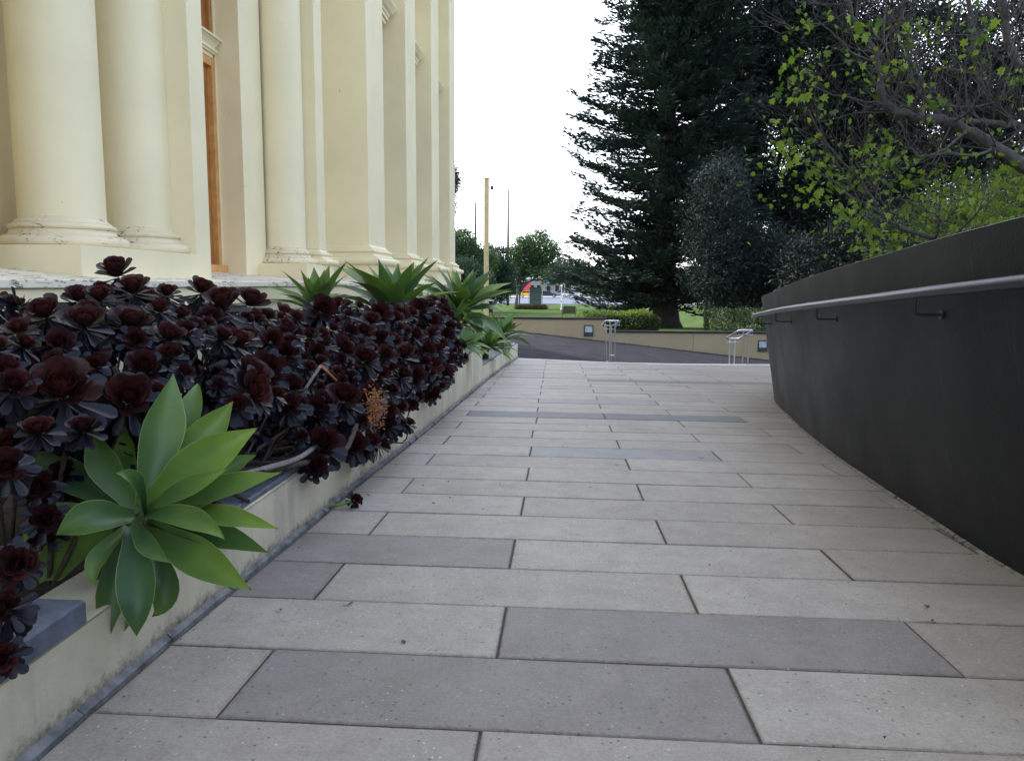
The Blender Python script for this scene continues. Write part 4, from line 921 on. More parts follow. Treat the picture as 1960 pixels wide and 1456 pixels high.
AG = [((-1.035, 1.86, 0.379), (-1.026, 1.93, 0.544), (-1.022, 2.0, 0.692), 0.098), ((-0.985, 1.92, 0.422), (-0.993, 2.02, 0.57), (-1.005, 2.1, 0.653), 0.06), ((-0.995, 1.89, 0.405), (-0.942, 1.98, 0.51), (-0.871, 2.02, 0.617), 0.089), ((-1.037, 1.84, 0.369), (-0.878, 1.84, 0.485), (-0.743, 1.86, 0.576), 0.101), ((-0.962, 1.94, 0.392), (-0.876, 1.98, 0.435), (-0.804, 2.0, 0.476), 0.053), ((-1.032, 1.86, 0.355), (-0.841, 1.84, 0.405), (-0.673, 1.83, 0.473), 0.096), ((-1.002, 1.85, 0.354), (-0.816, 1.78, 0.37), (-0.649, 1.73, 0.363), 0.057), ((-1.02, 1.85, 0.321), (-0.835, 1.8, 0.318), (-0.679, 1.74, 0.301), 0.063), ((-1.04, 1.84, 0.303), (-0.857, 1.76, 0.272), (-0.707, 1.7, 0.226), 0.084), ((-1.035, 1.86, 0.301), (-0.886, 1.8, 0.24), (-0.762, 1.74, 0.204), 0.045), ((-1.066, 1.81, 0.337), (-0.953, 1.71, 0.321), (-0.875, 1.66, 0.301), 0.042), ((-1.084, 1.83, 0.297), (-0.993, 1.72, 0.22), (-0.988, 1.7, 0.104), 0.081), ((-1.113, 1.85, 0.282), (-1.094, 1.78, 0.177), (-1.088, 1.76, 0.075), 0.066), ((-1.106, 1.84, 0.289), (-1.107, 1.76, 0.265), (-1.104, 1.74, 0.207), 0.045), ((-1.1, 1.88, 0.213), (-1.087, 1.84, 0.128), (-1.089, 1.82, 0.056), 0.047), ((-1.049, 1.88, 0.223), (-0.988, 1.84, 0.165), (-1.015, 1.82, 0.098), 0.063), ((-1.165, 1.91, 0.277), (-1.311, 1.93, 0.202), (-1.363, 1.9, 0.14), 0.092), ((-1.175, 1.89, 0.325), (-1.282, 1.86, 0.332), (-1.33, 1.81, 0.283), 0.063), ((-1.074, 1.83, 0.334), (-1.118, 1.76, 0.363), (-1.189, 1.73, 0.334), 0.081), ((-1.125, 1.92, 0.335), (-1.301, 1.95, 0.42), (-1.435, 1.95, 0.48), 0.084), ((-1.092, 1.9, 0.341), (-1.185, 1.94, 0.455), (-1.216, 1.96, 0.564), 0.078), ((-1.101, 1.94, 0.346), (-1.165, 2.02, 0.463), (-1.193, 2.06, 0.538), 0.069), ((-1.025, 1.81, 0.362), (-1.008, 1.76, 0.454), (-1.028, 1.72, 0.489), 0.047), ((-1.021, 1.81, 0.358), (-0.851, 1.71, 0.387), (-0.747, 1.66, 0.359), 0.053), ((-1.022, 1.82, 0.367), (-0.891, 1.78, 0.436), (-0.789, 1.78, 0.491), 0.05), ((-1.032, 1.8, 0.341), (-0.999, 1.76, 0.369), (-0.968, 1.72, 0.396), 0.02)]
ag = empty('agave', (-1.16, 1.9, .15)); tag(ag, 'big bright green agave spilling over the planter wall in the left foreground', 'agave')
axis = Vector((.42, -.78, .47)).normalized()
cc = Vector((-1.06, 1.90, .345))
MB().tube([(-1.2, 1.95, .12), (-1.17, 1.94, .22), tuple(cc + Vector((-.02, .03, -.02)))], [.035, .04, .05], 10).build('stem', M_stem, ag, smooth=True)
for b, m, t, w in AG:
    b = cc + (Vector(b) - cc) * .6; pts = bez(b, m, t)
    ax2 = (axis + Vector((random.gauss(0, .22), random.gauss(0, .22), random.gauss(0, .22)))).normalized(); v, f, e, tp = agave_leaf(pts, w * 1.1, ax2, .34, random.gauss(0, .35))
    o = bpy.data.objects.new('leaf', agave_mesh([x + Vector(local(ag, (0, 0, 0))) for x in v], f, e, tp, M_agave)); link(o, ag)
tips = MB()
AGM = {}
def agave_variants(m):
    out = []
    for a0, bend in ((1.28, .12), (1.0, .35), (.75, .6), (.45, .85), (.2, 1.0), (-.05, 1.0)):
        pts = []; p = Vector((.02, 0, 0)); a = a0
        for i in range(11): pts.append(p.copy()); p = p + Vector((math.cos(a), 0, math.sin(a))) * .1; a -= bend * .1 * (1 if i > 2 else .3)
        v, f, e, tp = agave_leaf(pts, .21, Vector((0, 0, 1)) if a0 < .9 else Vector((-.6, 0, .8)).normalized(), .24); out.append(agave_mesh(v, f, e, tp, m))
    return out
VA = agave_variants(M_agave); VB = agave_variants(M_agave_b)
def agave(x, y, z, size, n, label, V, tilt=(0, 0), lo=0, hi=5.4, zb=.12):
    t = empty('agave', (x, y, zb)); tag(t, label, 'agave', 'agaves growing in the planter')
    MB().tube([(x, y, zb - .03), (x, y, z)], [.05, .045], 8).build('stem', M_stem, t, smooth=True)
    Q = Quaternion((0, 1, 0), tilt[0]) @ Quaternion((1, 0, 0), tilt[1])
    for i in range(n):
        fr = i / n; k = min(5, int(lo + (hi - lo) * fr + random.uniform(-.4, .4))); k = max(0, k)
        o = bpy.data.objects.new('leaf', V[k]); link(o, t); o.rotation_mode = 'QUATERNION'
        o.rotation_quaternion = Q @ Quaternion((0, 0, 1), i * 2.39996 + random.uniform(-.25, .25)) @ Quaternion((1, 0, 0), random.gauss(0, .12)) @ Quaternion((0, 1, 0), random.gauss(0, .08))
        s_ = size * (.62 + .38 * min(1, fr * 2.2)) * random.uniform(.88, 1.1); o.scale = (s_, s_ * random.uniform(1.15, 1.5), s_)
        o.location = (0, 0, z - zb + .03 * (1 - fr))
agave(-1.95, 6.2, .68, .46, 30, 'small green agave in front of the third column plinth', VB, (.0, .1), hi=4.2)
agave(-1.62, 7.5, .60, .72, 34, 'largest upright agave, fanned out before the first square pilaster', VB, (.1, .05), hi=4.6)
agave(-1.25, 8.9, .47, .50, 26, 'arching agave between the tall fanned one and the planter step', VB, (.2, .1), lo=1)
agave(-1.22, 9.4, .60, .72, 34, 'wide agave hanging over the step in the planter wall', VB, (.28, .25), hi=5.4)
agave(-1.1, 8.5, .26, .42, 18, 'low bright agave poking past the dark succulents at the wall edge', VA, (.45, .3), lo=2)
agave(-1.08, 11.2, .02, .50, 30, 'yellow green agave trailing on the lower part of the planter wall', VA, (.3, .2), lo=1, zb=-.2)
agave(-1.02, 13.3, -.02, .62, 34, 'farthest agave at the end of the planter by the driveway', VB, (.25, .1), lo=0, zb=-.2)
agave(-1.9, 10.6, .45, .5, 20, 'agave set back against the podium behind the wide one', VB, (0, 0), zb=-.2)

# ---------------------------------------------------------------- black aeoniums
def spoon(L, w, cup, el, ox, col0, col1, seg=5, base=.25):
    """spatulate leaf along +x at elevation el"""
    T = [0, .3, .58, .8, .93, 1.0]; Wd = [base, .42, .8, 1.0, .72, .10]; v = []; c = []
    ca, sa = math.cos(el), math.sin(el)
    for t, ww in zip(T, Wd):
        x = L * t; z = cup * L * (t * t) ; 
        for k in (-1, 0, 1):
            y = w * .5 * ww * k; zz = z + abs(k) * w * .16 * ww
            v.append((ox + x * ca - zz * sa, y, x * sa + zz * ca)); rim = (1.2 + .9 * t) if k else 1.
            c.append(tuple(min(1, (a * (1 - t) + b * t) * rim) for a, b in zip(col0, col1)) + (1,))
    f = [(i * 3 + k, i * 3 + k + 1, i * 3 + k + 4, i * 3 + k + 3) for i in range(5) for k in (0, 1)]
    return v, f, c
GREEN = (.060, .070, .016); RED = (.043, .0115, .0105); MAR = (.026, .0088, .0095); BLK = (.0080, .0040, .0065); SHEEN = (.0062, .0060, .0125)  # the last one puts the skirt leaves' blue sky sheen into their colour
def colat(f, g=1.):
    K = [(0, GREEN if g > .6 else RED), (.10, RED), (.55, RED), (.90, MAR), (.98, BLK), (1.01, SHEEN)]
    if f > 1: return SHEEN
    for (a, ca), (b, cb) in zip(K, K[1:]):
        if f <= b: s_ = (f - a) / (b - a); return tuple(x * (1 - s_) + y * s_ for x, y in zip(ca, cb))
    return SHEEN
def rleaf(fr, jit=0, g=1.):
    """leaf number fr (0 inner .. 1 outer, >1 skirt) of a unit-radius rosette"""
    q_ = min(1, fr); L = .28 + .56 * q_ ** .8; el = R(88 - 50 * q_ - 14 * q_ ** 3) + jit
    if fr > 1: el = R(2 - 95 * min(.9, (fr - 1) ** .7)); L = .95
    w = .34 + .18 * q_
    if fr > 1: w = .36
    return spoon(L, w, .38 * (1 - q_) + .06, el, .03 + .10 * q_, tuple(x * .7 for x in colat(fr, g)), colat(fr, g))
def rosette_mesh(n, f0, f1, g=1., name='rosette'):
    V = []; F = []; Cc = []
    for i in range(n):
        fr = f0 + (f1 - f0) * (i + .5) / n; v, f, c = rleaf(fr, random.gauss(0, .08), g); a = i * 2.39996 + random.gauss(0, .1); ca, sa = math.cos(a), math.sin(a)
        o = len(V); zo = -.16 * fr - (.25 * (fr - 1) if fr > 1 else 0); s_ = random.uniform(.9, 1.1)
        V += [((x * ca - y * sa) * s_, (x * sa + y * ca) * s_, z * s_ + zo) for x, y, z in v]; F += [tuple(q + o for q in t) for t in f]; Cc += c
    me = bpy.data.meshes.new(name); me.from_pydata(V, [], F); a = me.color_attributes.new('col', 'FLOAT_COLOR', 'POINT'); a.data.foreach_set('color', [q for c in Cc for q in c])
    me.shade_smooth(); me.materials.append(M_aeon); return me
ROS = [rosette_mesh(random.choice((62, 70, 78)), 0, random.choice((1.25, 1.45, 1.7)), random.random() + .1) for _ in range(12)]
CORE = [rosette_mesh(38, 0, .5, g) for g in (0, 1)]
LOW = [rosette_mesh(26, .1, 1.5, random.random()) for _ in range(4)]
LEAFM = []
for i in range(12):
    fr = .5 + i * .14; v, f, c = rleaf(fr); me = bpy.data.meshes.new('leaf'); me.from_pydata(v, [], f); a = me.color_attributes.new('col', 'FLOAT_COLOR', 'POINT'); a.data.foreach_set('color', [q for cx in c for q in cx])
    me.shade_smooth(); me.materials.append(M_aeon); LEAFM.append((fr, me))
HAND = [(-1.565, 2.69, 0.963, 0.143), (-1.4, 2.5, 0.905, 0.125), (-1.438, 2.37, 0.881, 0.103), (-1.38, 2.19, 0.809, 0.131), (-1.455, 2.13, 0.841, 0.114), (-1.427, 1.98, 0.803, 0.079), (-1.348, 2.03, 0.764, 0.088), (-1.262, 1.72, 0.689, 0.097), (-1.217, 1.83, 0.662, 0.183), (-1.156, 2.01, 0.622, 0.147), (-1.292, 1.92, 0.723, 0.077), (-1.257, 2.03, 0.705, 0.074), (-1.202, 2.18, 0.683, 0.124), (-1.28, 2.28, 0.758, 0.084), (-1.199, 2.33, 0.708, 0.093), (-1.225, 2.49, 0.77, 0.083), (-1.502, 2.92, 0.887, 0.097), (-1.315, 2.5, 0.842, 0.083), (-1.499, 3.2, 0.899, 0.128), (-1.408, 3.19, 0.835, 0.234), (-1.539, 3.82, 0.831, 0.178), (-1.385, 2.78, 0.808, 0.083), (-1.416, 4.59, 0.774, 0.214), (-1.399, 3.9, 0.708, 0.117), (-1.252, 3.33, 0.686, 0.111), (-1.195, 3.34, 0.626, 0.122), (-1.158, 3.02, 0.588, 0.161), (-1.215, 3.82, 0.579, 0.14), (-1.208, 4.25, 0.568, 0.17), (-1.136, 4.46, 0.496, 0.178), (-1.097, 4.83, 0.482, 0.145), (-1.045, 5.16, 0.453, 0.189), (-1.226, 4.81, 0.632, 0.144), (-1.26, 4.61, 0.644, 0.123), (-1.16, 4.95, 0.581, 0.149), (-1.251, 5.3, 0.721, 0.283), (-1.186, 5.66, 0.696, 0.208), (-1.146, 6.29, 0.735, 0.189), (-1.08, 7.14, 0.662, 0.286), (-0.996, 6.64, 0.499, 0.288), (-1.062, 6.39, 0.617, 0.192), (-1.002, 5.81, 0.43, 0.174), (-0.964, 5.81, 0.312, 0.174), (-0.985, 5.15, 0.318, 0.189), (-1.063, 4.56, 0.395, 0.137), (-1.049, 3.7, 0.378, 0.185), (-1.065, 3.06, 0.439, 0.122), (-1.004, 3.21, 0.253, 0.182), (-1.029, 4.15, 0.319, 0.166), (-0.988, 4.38, 0.208, 0.146), (-0.979, 3.9, 0.12, 0.143), (-1.049, 2.45, 0.534, 0.098), (-0.975, 4.32, 0.143, 0.13), (-0.942, 6.13, 0.217, 0.245), (-1.117, 1.49, 0.555, 0.089), (-1.033, 1.38, 0.394, 0.083), (-1.024, 1.33, 0.327, 0.08), (-1.022, 1.31, 0.24, 0.07)]
zbf = lambda Y: lerp(Y, [.9, 1.7, 2.6, 3.0, 3.8, 4.7, 5.2, 6.6], [.3, .32, .35, .15, .08, .0, .1, .12])
ztf = lambda Y: lerp(Y, [.9, 1.6, 2.0, 2.3, 2.5, 2.7, 3.2, 3.6, 3.9, 4.8, 6.6], [.8, .82, .85, .9, .93, .88, .88, .83, .76, .76, .78])
def envx(Y, z):
    a = min(max((z - zbf(Y)) / (ztf(Y) - zbf(Y)), 0), 1.05); return lerp(Y, [1, 3, 5, 6.7, 8.3], [-1.02, -1.0, -.95, -.93, -.95]) - lerp(Y, [4, 6.5], [.5, .22]) * a ** 2.2
BL = ['black aeonium clump crowding the nearest end of the planter at the left edge', 'black aeonium with the tallest rosette, behind the big agave', 'black aeonium with one large blue sheened rosette stalk facing the third column',
      'black aeonium holding the dried brown flower head over the wall', 'black aeonium below the small upright agaves', 'dense black aeonium at the far end of the dark row before the green agaves']
BY = [-1, 1.75, 2.75, 3.7, 4.7, 5.8, 9]
BUSH = []
for i, l in enumerate(BL):
    ym = (max(.6, BY[i]) + min(7.8, BY[i + 1])) / 2; t = empty('aeonium_bush', (-1.45, ym, .13)); tag(t, l, 'succulent', 'black aeoniums along the planter'); BUSH.append(t)
def bush_of(y):
    for i in range(6):
        if y < BY[i + 1]: return BUSH[i]
SITES = []; STEMS = [MB() for _ in BUSH]
def add_rosette(p, d, nrm, big=False):
    t = bush_of(p[1]); nrm = Vector(nrm).normalized(); q = nrm.to_track_quat('Z', 'X') @ Quaternion((0, 0, 1), random.uniform(0, 6.28)); s_ = d / 2
    o = bpy.data.objects.new('rosette', random.choice(CORE) if big else random.choice(ROS)); link(o, t); o.rotation_mode = 'QUATERNION'; o.rotation_quaternion = q; o.scale = (s_ * 1.1,) * 3; o.location = local(t, p)
    if big:
        n = 62
        for i in range(n):
            fr = .5 + 1.55 * i / n; f0, me = min(LEAFM, key=lambda a: abs(a[0] - fr)); l = bpy.data.objects.new('leaf', me); link(l, o); l.rotation_mode = 'QUATERNION'
            l.rotation_quaternion = Quaternion((0, 0, 1), i * 2.39996 + random.gauss(0, .12)) @ Quaternion((0, 1, 0), random.gauss(0, .09)); k = random.uniform(.88, 1.1); l.scale = (k, k * random.uniform(.9, 1.15), k); l.location = (0, 0, -.16 * fr - (.75 * (fr - 1) if fr > 1 else 0))
    i = BUSH.index(t); e = Vector(p) - nrm * d * .15; g = Vector((min(p[0] - .15, -1.25) + random.uniform(-.15, .05), p[1] + random.uniform(-.25, .25), .12)); mid = e - nrm * .12 + Vector((0, 0, -.02))
    mid2 = (mid + g) / 2 + Vector((random.uniform(-.05, .05), random.uniform(-.08, .08), random.uniform(-.03, .08)))
    if not (p[1] < 2.5 and p[2] < .62): STEMS[i].tube(catmull([e, mid, mid2, g], 3), .007 if d > .1 else .005, 5, False)
for j, (x, y, z, d) in enumerate(HAND):
    d = min(max(d * 1.12, .08), .22); nm = Vector((.42 + random.gauss(0, .15), -.72 + random.gauss(0, .15), .55 + random.gauss(0, .15)))
    if z > .8: nm = Vector((.25, -.45, .9)) + Vector((random.gauss(0, .15), random.gauss(0, .15), 0))
    add_rosette((x, y, z), d, nm, d / y > .026); SITES.append((x, y, z, d))
for x, y, z, d in ((-1.25, 1.76, .44, .10), (-1.3, 1.93, .43, .09), (-1.22, 1.74, .37, .09), (-1.35, 2.05, .5, .10), (-1.42, 2.1, .36, .1), (-1.3, 1.85, .30, .09), (-1.28, 1.72, .55, .1), (-1.5, 2.3, .42, .12), (-1.38, 2.2, .26, .1), (-1.55, 2.5, .30, .12)):
    add_rosette((x, y, z), d, (.3 + random.gauss(0, .2), -.75, .5), False); SITES.append((x, y, z, d))
tries = 0
while tries < 9000 and len(SITES) < 285:
    tries += 1; Y = random.uniform(.7, 7.7); a = random.uniform(0, 1.0) ** .8; z = zbf(Y) + (ztf(Y) - zbf(Y)) * a + random.uniform(-.02, .02); x = envx(Y, z) + random.uniform(-.05, .03)
    if z > ztf(Y) * .93 and random.random() < .4: x -= random.uniform(0, .35)
    if 1.55 < Y < 2.35 and z < .58: continue
    if 2.3 < Y < 3.0 and z < .42: continue
    if Y < 1.6 and z < .62: continue
    d = random.uniform(.08, .10) if Y < 2.1 else random.choice((random.uniform(.065, .1), random.uniform(.09, .14), random.uniform(.13, .175)))
    if any((x - s[0]) ** 2 + (Y - s[1]) ** 2 + (z - s[2]) ** 2 < ((d + s[3]) * .36) ** 2 for s in SITES): continue
    out = Vector((.55, -.5, .25 + a * .9)) + Vector((random.gauss(0, .25), random.gauss(0, .25), random.gauss(0, .2))); add_rosette((x, Y, z), d, out); SITES.append((x, Y, z, d))
# the deeper, smaller rosettes and dead leaf skirts that close the clumps, one mesh per plant
for i, t in enumerate(BUSH):
    src = [(np.array([v.co[:] for v in me.vertices]), [tuple(p.vertices) for p in me.polygons], np.array([c.color[:] for c in me.color_attributes['col'].data])) for me in LOW]
    VV = []; FF = []; CC = []; off = 0
    y0, y1 = max(.5, BY[i]), min(7.7, BY[i + 1])
    for _ in range(int(70 * (y1 - y0)) + (70 if i == 1 else 14)):
        Y = random.uniform(y0, y1); a = random.random(); z = zbf(Y) + .04 + (ztf(Y) - zbf(Y) - .08) * a; x = envx(Y, z) - (random.uniform(.07, .3) if _ % 2 else random.uniform(.25, .8)) - (.25 * random.random() if a > .8 else 0)
        if i == 1 and _ > 76: Y = random.uniform(2.05, 2.8); x = -Y * random.uniform(.60, .76); z = random.uniform(.3, .8)
        if Y < 2.9 and z < .36 and x > -1.3: continue
        if Y < 2.0 and z < .62 and x > -1.4: continue
        if Y < 1.75: x -= .12
        q = Vector((random.gauss(.4, .5), random.gauss(-.3, .5), random.gauss(.3, .5))).to_track_quat('Z', 'X').to_matrix(); s_ = random.uniform(.055, .09)
        v, f, c = src[_ % 4]; VV.append(v @ np.array(q).T * s_ + np.array(local(t, (x, Y, z)))); FF += [tuple(k + off for k in fc) for fc in f]; off += len(v); CC.append(c * np.array([.8, .8, .9, 1]))
    me = bpy.data.meshes.new('inner_leaves'); me.from_pydata(np.concatenate(VV).tolist(), [], FF); a = me.color_attributes.new('col', 'FLOAT_COLOR', 'POINT'); a.data.foreach_set('color', np.concatenate(CC).reshape(-1)); me.materials.append(M_aeon); me.shade_smooth()
    o = link(bpy.data.objects.new('inner_leaves', me), t); o['kind'] = 'stuff'
    for _ in range(9):
        Y = random.uniform(max(2.2, y0), max(2.6, y1)); STEMS[i].tube(catmull([Vector((random.uniform(-1.5, -1.2), Y, .13)), Vector((random.uniform(-1.3, -1.15), Y + random.uniform(-.2, .2), .2)), Vector((-1.08, Y + random.uniform(-.3, .1), random.uniform(.17, .3)))], 4), random.uniform(.007, .014), 6, False)
    STEMS[i].build('stems', M_stem, t, smooth=True)['kind'] = 'stuff'
# dried flower head, bent twig, dead leaves in the fourth clump
t3 = BUSH[3]; df = MB()
for _ in range(420):
    p = Vector((-.93, 3.86, .315)) + Vector((random.gauss(0, .022), random.gauss(0, .04), random.gauss(0, .052))); d = Vector((random.gauss(.3, 1), random.gauss(-.3, 1), random.gauss(-.2, .9))).normalized() * random.uniform(.012, .03); s_ = d.orthogonal().normalized() * .004
    df.add([p, p + d * .5 + s_, p + d, p + d * .5 - s_], [(0, 1, 2, 3)])
df.build('dried_flower_head', M_dry, t3)['kind'] = 'stuff'
tg = MB().tube(catmull([Vector((-1.14, 3.30, .42)), Vector((-1.09, 3.32, .50)), Vector((-1.04, 3.33, .575))], 4), .007, 6).build('grey_twig', M_stem_g, BUSH[2], smooth=True)
MB().tube([(-1.04, 3.33, .576), (-1.02, 3.36, .545), (-1.0, 3.42, .50)], [.006, .005, .005], 6).build('orange_twig', M_stem_o, BUSH[2], smooth=True)
MB().tube(catmull([Vector((-1.25, 2.85, .17)), Vector((-1.1, 2.95, .21)), Vector((-1.0, 3.2, .19)), Vector((-.985, 3.5, .17)), Vector((-1.0, 3.75, .24))], 5), .012, 8).build('bare_branch', M_stem, BUSH[2], smooth=True)
MB().tube(catmull([Vector((-1.3, 2.5, .2)), Vector((-1.15, 2.7, .24)), Vector((-1.05, 3.05, .23)), Vector((-1.02, 3.3, .27))], 5), .011, 8).build('bare_branch', M_stem_g, BUSH[2], smooth=True)

# rosette fallen on the paving, and dropped bits
fr_ = empty('fallen_rosette', (-.985, 3.50, pz(-.98, 3.5) + .02)); tag(fr_, 'broken dark rosette with a green stalk lying at the foot of the planter wall', 'plant cutting')
o = link(bpy.data.objects.new('rosette', ROS[2]), fr_); o.scale = (.042,) * 3; o.rotation_euler = (.9, .7, .3); o.location = (.04, 0, .02)
MB().tube([(-1.06, 3.47, pz(-1, 3.5) + .012), (-1.01, 3.48, pz(-1, 3.5) + .022), (-.955, 3.5, pz(-1, 3.5) + .034)], .007, 8).build('stalk', simple('green_stalk', (.16, .27, .05)), fr_, smooth=True)
bits = MB()
for x, y in ((-.60, 3.62), (-.36, 3.55), (-.72, 4.0), (-.53, 3.75), (.35, 4.7), (-.95, 3.75), (1.18, 2.48), (1.14, 2.36), (-.66, 2.33), (-.42, 2.05), (-.85, 2.25), (-.6, 4.1), (.9, 5.0)):
    s_ = random.uniform(.008, .014); z = pz(x, y) + .002
    for _k in range(3):
        a = random.uniform(0, 6.3); d = Vector((math.cos(a), math.sin(a), .25)); p = Vector((x, y, z)) + d * s_ * .3; n_ = Vector((-d.y, d.x, random.uniform(0, .5))) * s_ * .45
        bits.add([p, p + d * s_ * .6 + n_, p + d * s_ * 1.2, p + d * s_ * .6 - n_], [(0, 1, 2, 3)])
for _ in range(150):
    y = random.uniform(1.3, 10); sd_ = random.random() < .55; x = (lwx(y) + abs(random.gauss(0, .04)) + .03) if sd_ else rwx(y) - abs(random.gauss(0, .03)) - .01
    if random.random() < .25: x = random.uniform(lwx(y) + .1, rwx(y) - .1)
    a = random.uniform(0, 6.3); l = random.uniform(.004, .013); z = pz(x, y) + .002
    bits.add([(x, y, z), (x + l * math.cos(a), y + l * math.sin(a), z + .003), (x + l * .4 * math.cos(a + 1.3), y + l * .5 * math.sin(a + 1.3), z + .005)], [(0, 1, 2)])
tag(bits.build('leaf_litter', M_stem), 'small dark leaf crumbs scattered over the paving', 'leaf litter', kind='stuff')

# ================================================================ FAR THINGS
pl = empty('lamp_pole', (-2.68, 28, -.2)); tag(pl, 'square tan pole with a small floodlight near its top', 'pole')
MB().bbox(-2.757, -2.592, 27.92, 28.08, -.4, 4.60, .008).build('shaft', simple('tan_pole_paint', (.42, .33, .20), .6), pl)
MB().box(-2.765, -2.584, 27.912, 28.088, 4.60, 4.625).build('cap', M_bark, pl)
MB().tube([(-2.59, 28, 4.30), (-2.50, 28, 4.33)], .015, 6).bbox(-2.53, -2.43, 27.93, 28.07, 4.22, 4.36, .02).build('floodlight', M_black, pl)
for x, y, top, lab in ((-12.05, 110, 13.3, 'thin shorter mast just left of the tan pole'), (-7.5, 110, 15.0, 'thin taller mast just right of the tan pole')):
    t = empty('mast', (x, y, -2)); tag(t, lab, 'mast', 'thin masts beyond the park trees')
    MB().tube([(x, y, -2), (x, y, 6), (x, y, top - 1.2)], [.20, .17, .10], 8).build('pole', M_bark, t, smooth=True); MB().tube([(x, y, top - 1.2), (x, y, top)], [.06, .03], 6).build('finial', M_bark, t)
t = empty('park_lamp', (0, 93, -2)); tag(t, 'white old fashioned lamp post with a ball top on the lawn', 'lamp post')
MB().lathe(0, 93, [(.16, -2), (.16, -1.9), (.11, -1.85), (.09, -1.3), (.065, -1.2), (.055, .55), (.09, .6), (.09, .64)], 12).build('post', M_white, t, smooth=True, sharp=40)
MB().ico((0, 93, .80), .15, 12, 8).build('globe', M_white, t, smooth=True); MB().lathe(0, 93, [(.09, -1.02), (.17, -1.0), (.17, -.86), (.09, -.84)], 12).build('collar', M_cream, t)
# notice board
t = empty('notice_board', (-3.2, 97, -2)); tag(t, 'grey green notice board of stacked panels between pale posts', 'sign')
M_board = simple('board_green_grey', (.085, .115, .11), .6)
for i in range(4): MB().bbox(-3.9, -2.45, 96.95, 97.05, -1.45 + .51 * i, -1.45 + .51 * i + .47, .02).build('panel', M_board, t)
MB().box(-3.88, -2.47, 97.03, 97.06, -1.5, .6).build('backing', M_black, t)
for x in (-3.98, -2.36): MB().box(x - .05, x + .05, 96.9, 97.1, -2.05, .72).build('post', simple('pale_post', (.5, .5, .48)), t)
MB().ico((-3.2, 96.93, -.72), .09, 10, 6, .8).build('emblem', M_black, t)
for x, lab in ((-5.15, 'pale slim post left of the notice board beside the tree trunk'),):
    t = empty('post', (x, 94.5, -2)); tag(t, lab, 'post'); MB().tube([(x, 94.5, -2), (x, 94.5, -.3)], .045, 6).build('shaft', M_white, t)
# bench seen from the back left
t = empty('park_bench', (.75, 70, -2)); tag(t, 'dark slatted park bench on the lawn near the hedge', 'bench')
for i in range(6): MB().box(.10 + .02 * i, 1.25, 70.0 + .02 * i, 70.03 + .02 * i, -1.62 + .115 * i, -1.52 + .115 * i).build('slat', M_bark_p, t)
for i in range(4): MB().box(.1, 1.25, 70.1 + .11 * i, 70.19 + .11 * i, -1.6, -1.57).build('slat', M_bark_p, t)
for x in (.08, 1.30): MB().tube([(x, 70.5, -2), (x, 70.5, -1.45), (x, 70.1, -1.4), (x, 69.98, -2)], .03, 6).tube([(x, 70.1, -1.45), (x, 70.12, -1.0)], .03, 6).build('side_frame', M_black, t)
# cars on the far side of the road
def car(x, y, length, h, col, label, face=1):
    t = empty('parked_car', (x, y, -1.9)); tag(t, label, 'car', 'cars parked beyond the road'); L = length; m = simple('car_paint', col, .25, .05, 1)
    pr = [(-.5, .28), (-.5, .52), (-.46, .62), (-.40, .66), (-.30, .98), (-.12, 1.0), (.10, .98), (.24, .68), (.42, .60), (.49, .50), (.5, .28)]
    def prof(pts, y0, y1, inset=0):
        k = len(pts); v = [(x + face * a * L, y0, -1.9 + b * h) for a, b in pts] + [(x + face * a * L, y1, -1.9 + b * h) for a, b in pts]
        return v, [tuple(range(k)), tuple(range(2 * k - 1, k - 1, -1))] + [(i, (i + 1) % k, k + (i + 1) % k, k + i) for i in range(k)]
    v, f = prof(pr, y - .85, y + .85); mesh('body', v, f, m, t)
    for pts in ([(-.37, .68), (-.29, .93), (-.13, .95), (-.13, .68)], [(-.11, .68), (-.11, .95), (.09, .93), (.19, .68)]):
        v, f = prof(pts, y - .862, y - .84); mesh('window', v, f, M_glass, t)
    for a in (-.31, .31): 
        w = MB().tube([(x + face * a * L, y - .88, -1.9 + .32), (x + face * a * L, y - .68, -1.9 + .32)], .32, 16).build('wheel', M_black, t)
        child(MB().tube([(x + face * a * L, y - .89, -1.9 + .32), (x + face * a * L, y - .87, -1.9 + .32)], .19, 12).build('rim', M_steel, smooth=False), w)
    MB().box(x + face * .485 * L - .05, x + face * .485 * L + .05, y - .83, y - .6, -1.9 + .48 * h, -1.9 + .58 * h).build('headlight', M_white, t)
car(-7.3, 175, 4.1, 1.5, (.80, .42, .02), 'bright yellow car parked behind the notice board')
car(-3.1, 176, 4.4, 1.45, (.03, .035, .045), 'dark car parked right of the notice board')
car(-.2, 182, 4.4, 1.6, (.20, .21, .24), 'grey car parked behind the white lamp post', -1)
car(3.2, 186, 4.4, 1.7, (.55, .57, .6), 'silver car half hidden by the pine branches')
car(2.0, 177, 4.2, 1.45, (.66, .68, .7), 'white car parked right of the white lamp post')
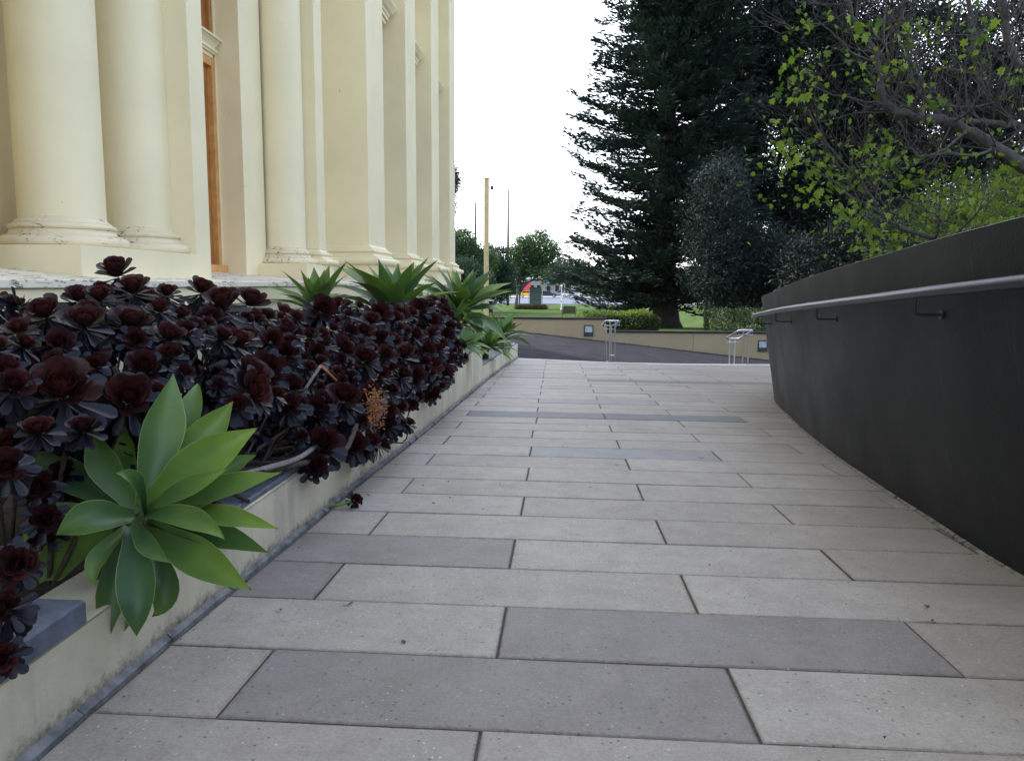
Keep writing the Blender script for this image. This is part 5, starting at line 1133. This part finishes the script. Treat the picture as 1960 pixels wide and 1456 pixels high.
t = empty('billboard', (-8.2, 192, -1.9)); tag(t, 'red hoarding behind the yellow car', 'billboard')
MB().box(-9.3, -7.5, 192, 192.1, -.4, 1.3).build('panel', simple('red_panel', (.55, .04, .06)), t); MB().box(-9.1, -9.0, 192.1, 192.2, -1.9, 1.2).box(-7.8, -7.7, 192.1, 192.2, -1.9, 1.2).build('post', M_bark, t)
t = empty('shop_building', (-4, 205, -1.9)); tag(t, 'low grey building with pitched roof and blue awning behind the parked cars', 'building')
MB().box(-9, 1, 203, 214, -2, 2.2).build('wall', simple('grey_brown_wall', (.25, .23, .22)), t)
mesh('roof', [(-9.4, 202.6, 2.2), (1.4, 202.6, 2.2), (1.4, 214.4, 2.2), (-9.4, 214.4, 2.2), (-7, 208, 4.9), (-1.6, 208, 4.9)], [(0, 1, 5, 4), (2, 3, 4, 5), (1, 2, 5), (3, 0, 4), (3, 2, 1, 0)], simple('grey_roof', (.27, .27, .28)), t)
mesh('awning', [(-4.4, 203, 1.9), (-2.4, 203, 1.9), (-2.4, 201.6, 1.3), (-4.4, 201.6, 1.3), (-4.4, 203, 1.85), (-2.4, 203, 1.85), (-2.4, 201.6, 1.25), (-4.4, 201.6, 1.25)], [(0, 3, 2, 1), (4, 5, 6, 7), (3, 7, 6, 2), (0, 4, 7, 3), (1, 2, 6, 5)], simple('blue_awning', (.03, .15, .36)), t)
for x in (-8, -6.3, -1.6, -.3): w = MB().box(x, x + .9, 202.95, 203.0, -.8, .8).build('window', M_glass, t)
MB().box(-3.8, -2.9, 202.95, 203.0, -1.9, .5).build('door', M_glass, t)
t = empty('flat_building', (12, 225, -1.9)); tag(t, 'long pale building glimpsed low through the pine branches', 'building')
MB().box(3, 34, 224, 236, -2, 3.4).build('wall', simple('pale_wall', (.45, .44, .42)), t); MB().box(2.6, 34.4, 223.6, 236.4, 3.4, 3.8).build('roof', M_capd, t)
for i in range(8): MB().box(5 + 3.6 * i, 7.2 + 3.6 * i, 223.95, 224.01, -.4, 1.8).build('window', M_glass, t)
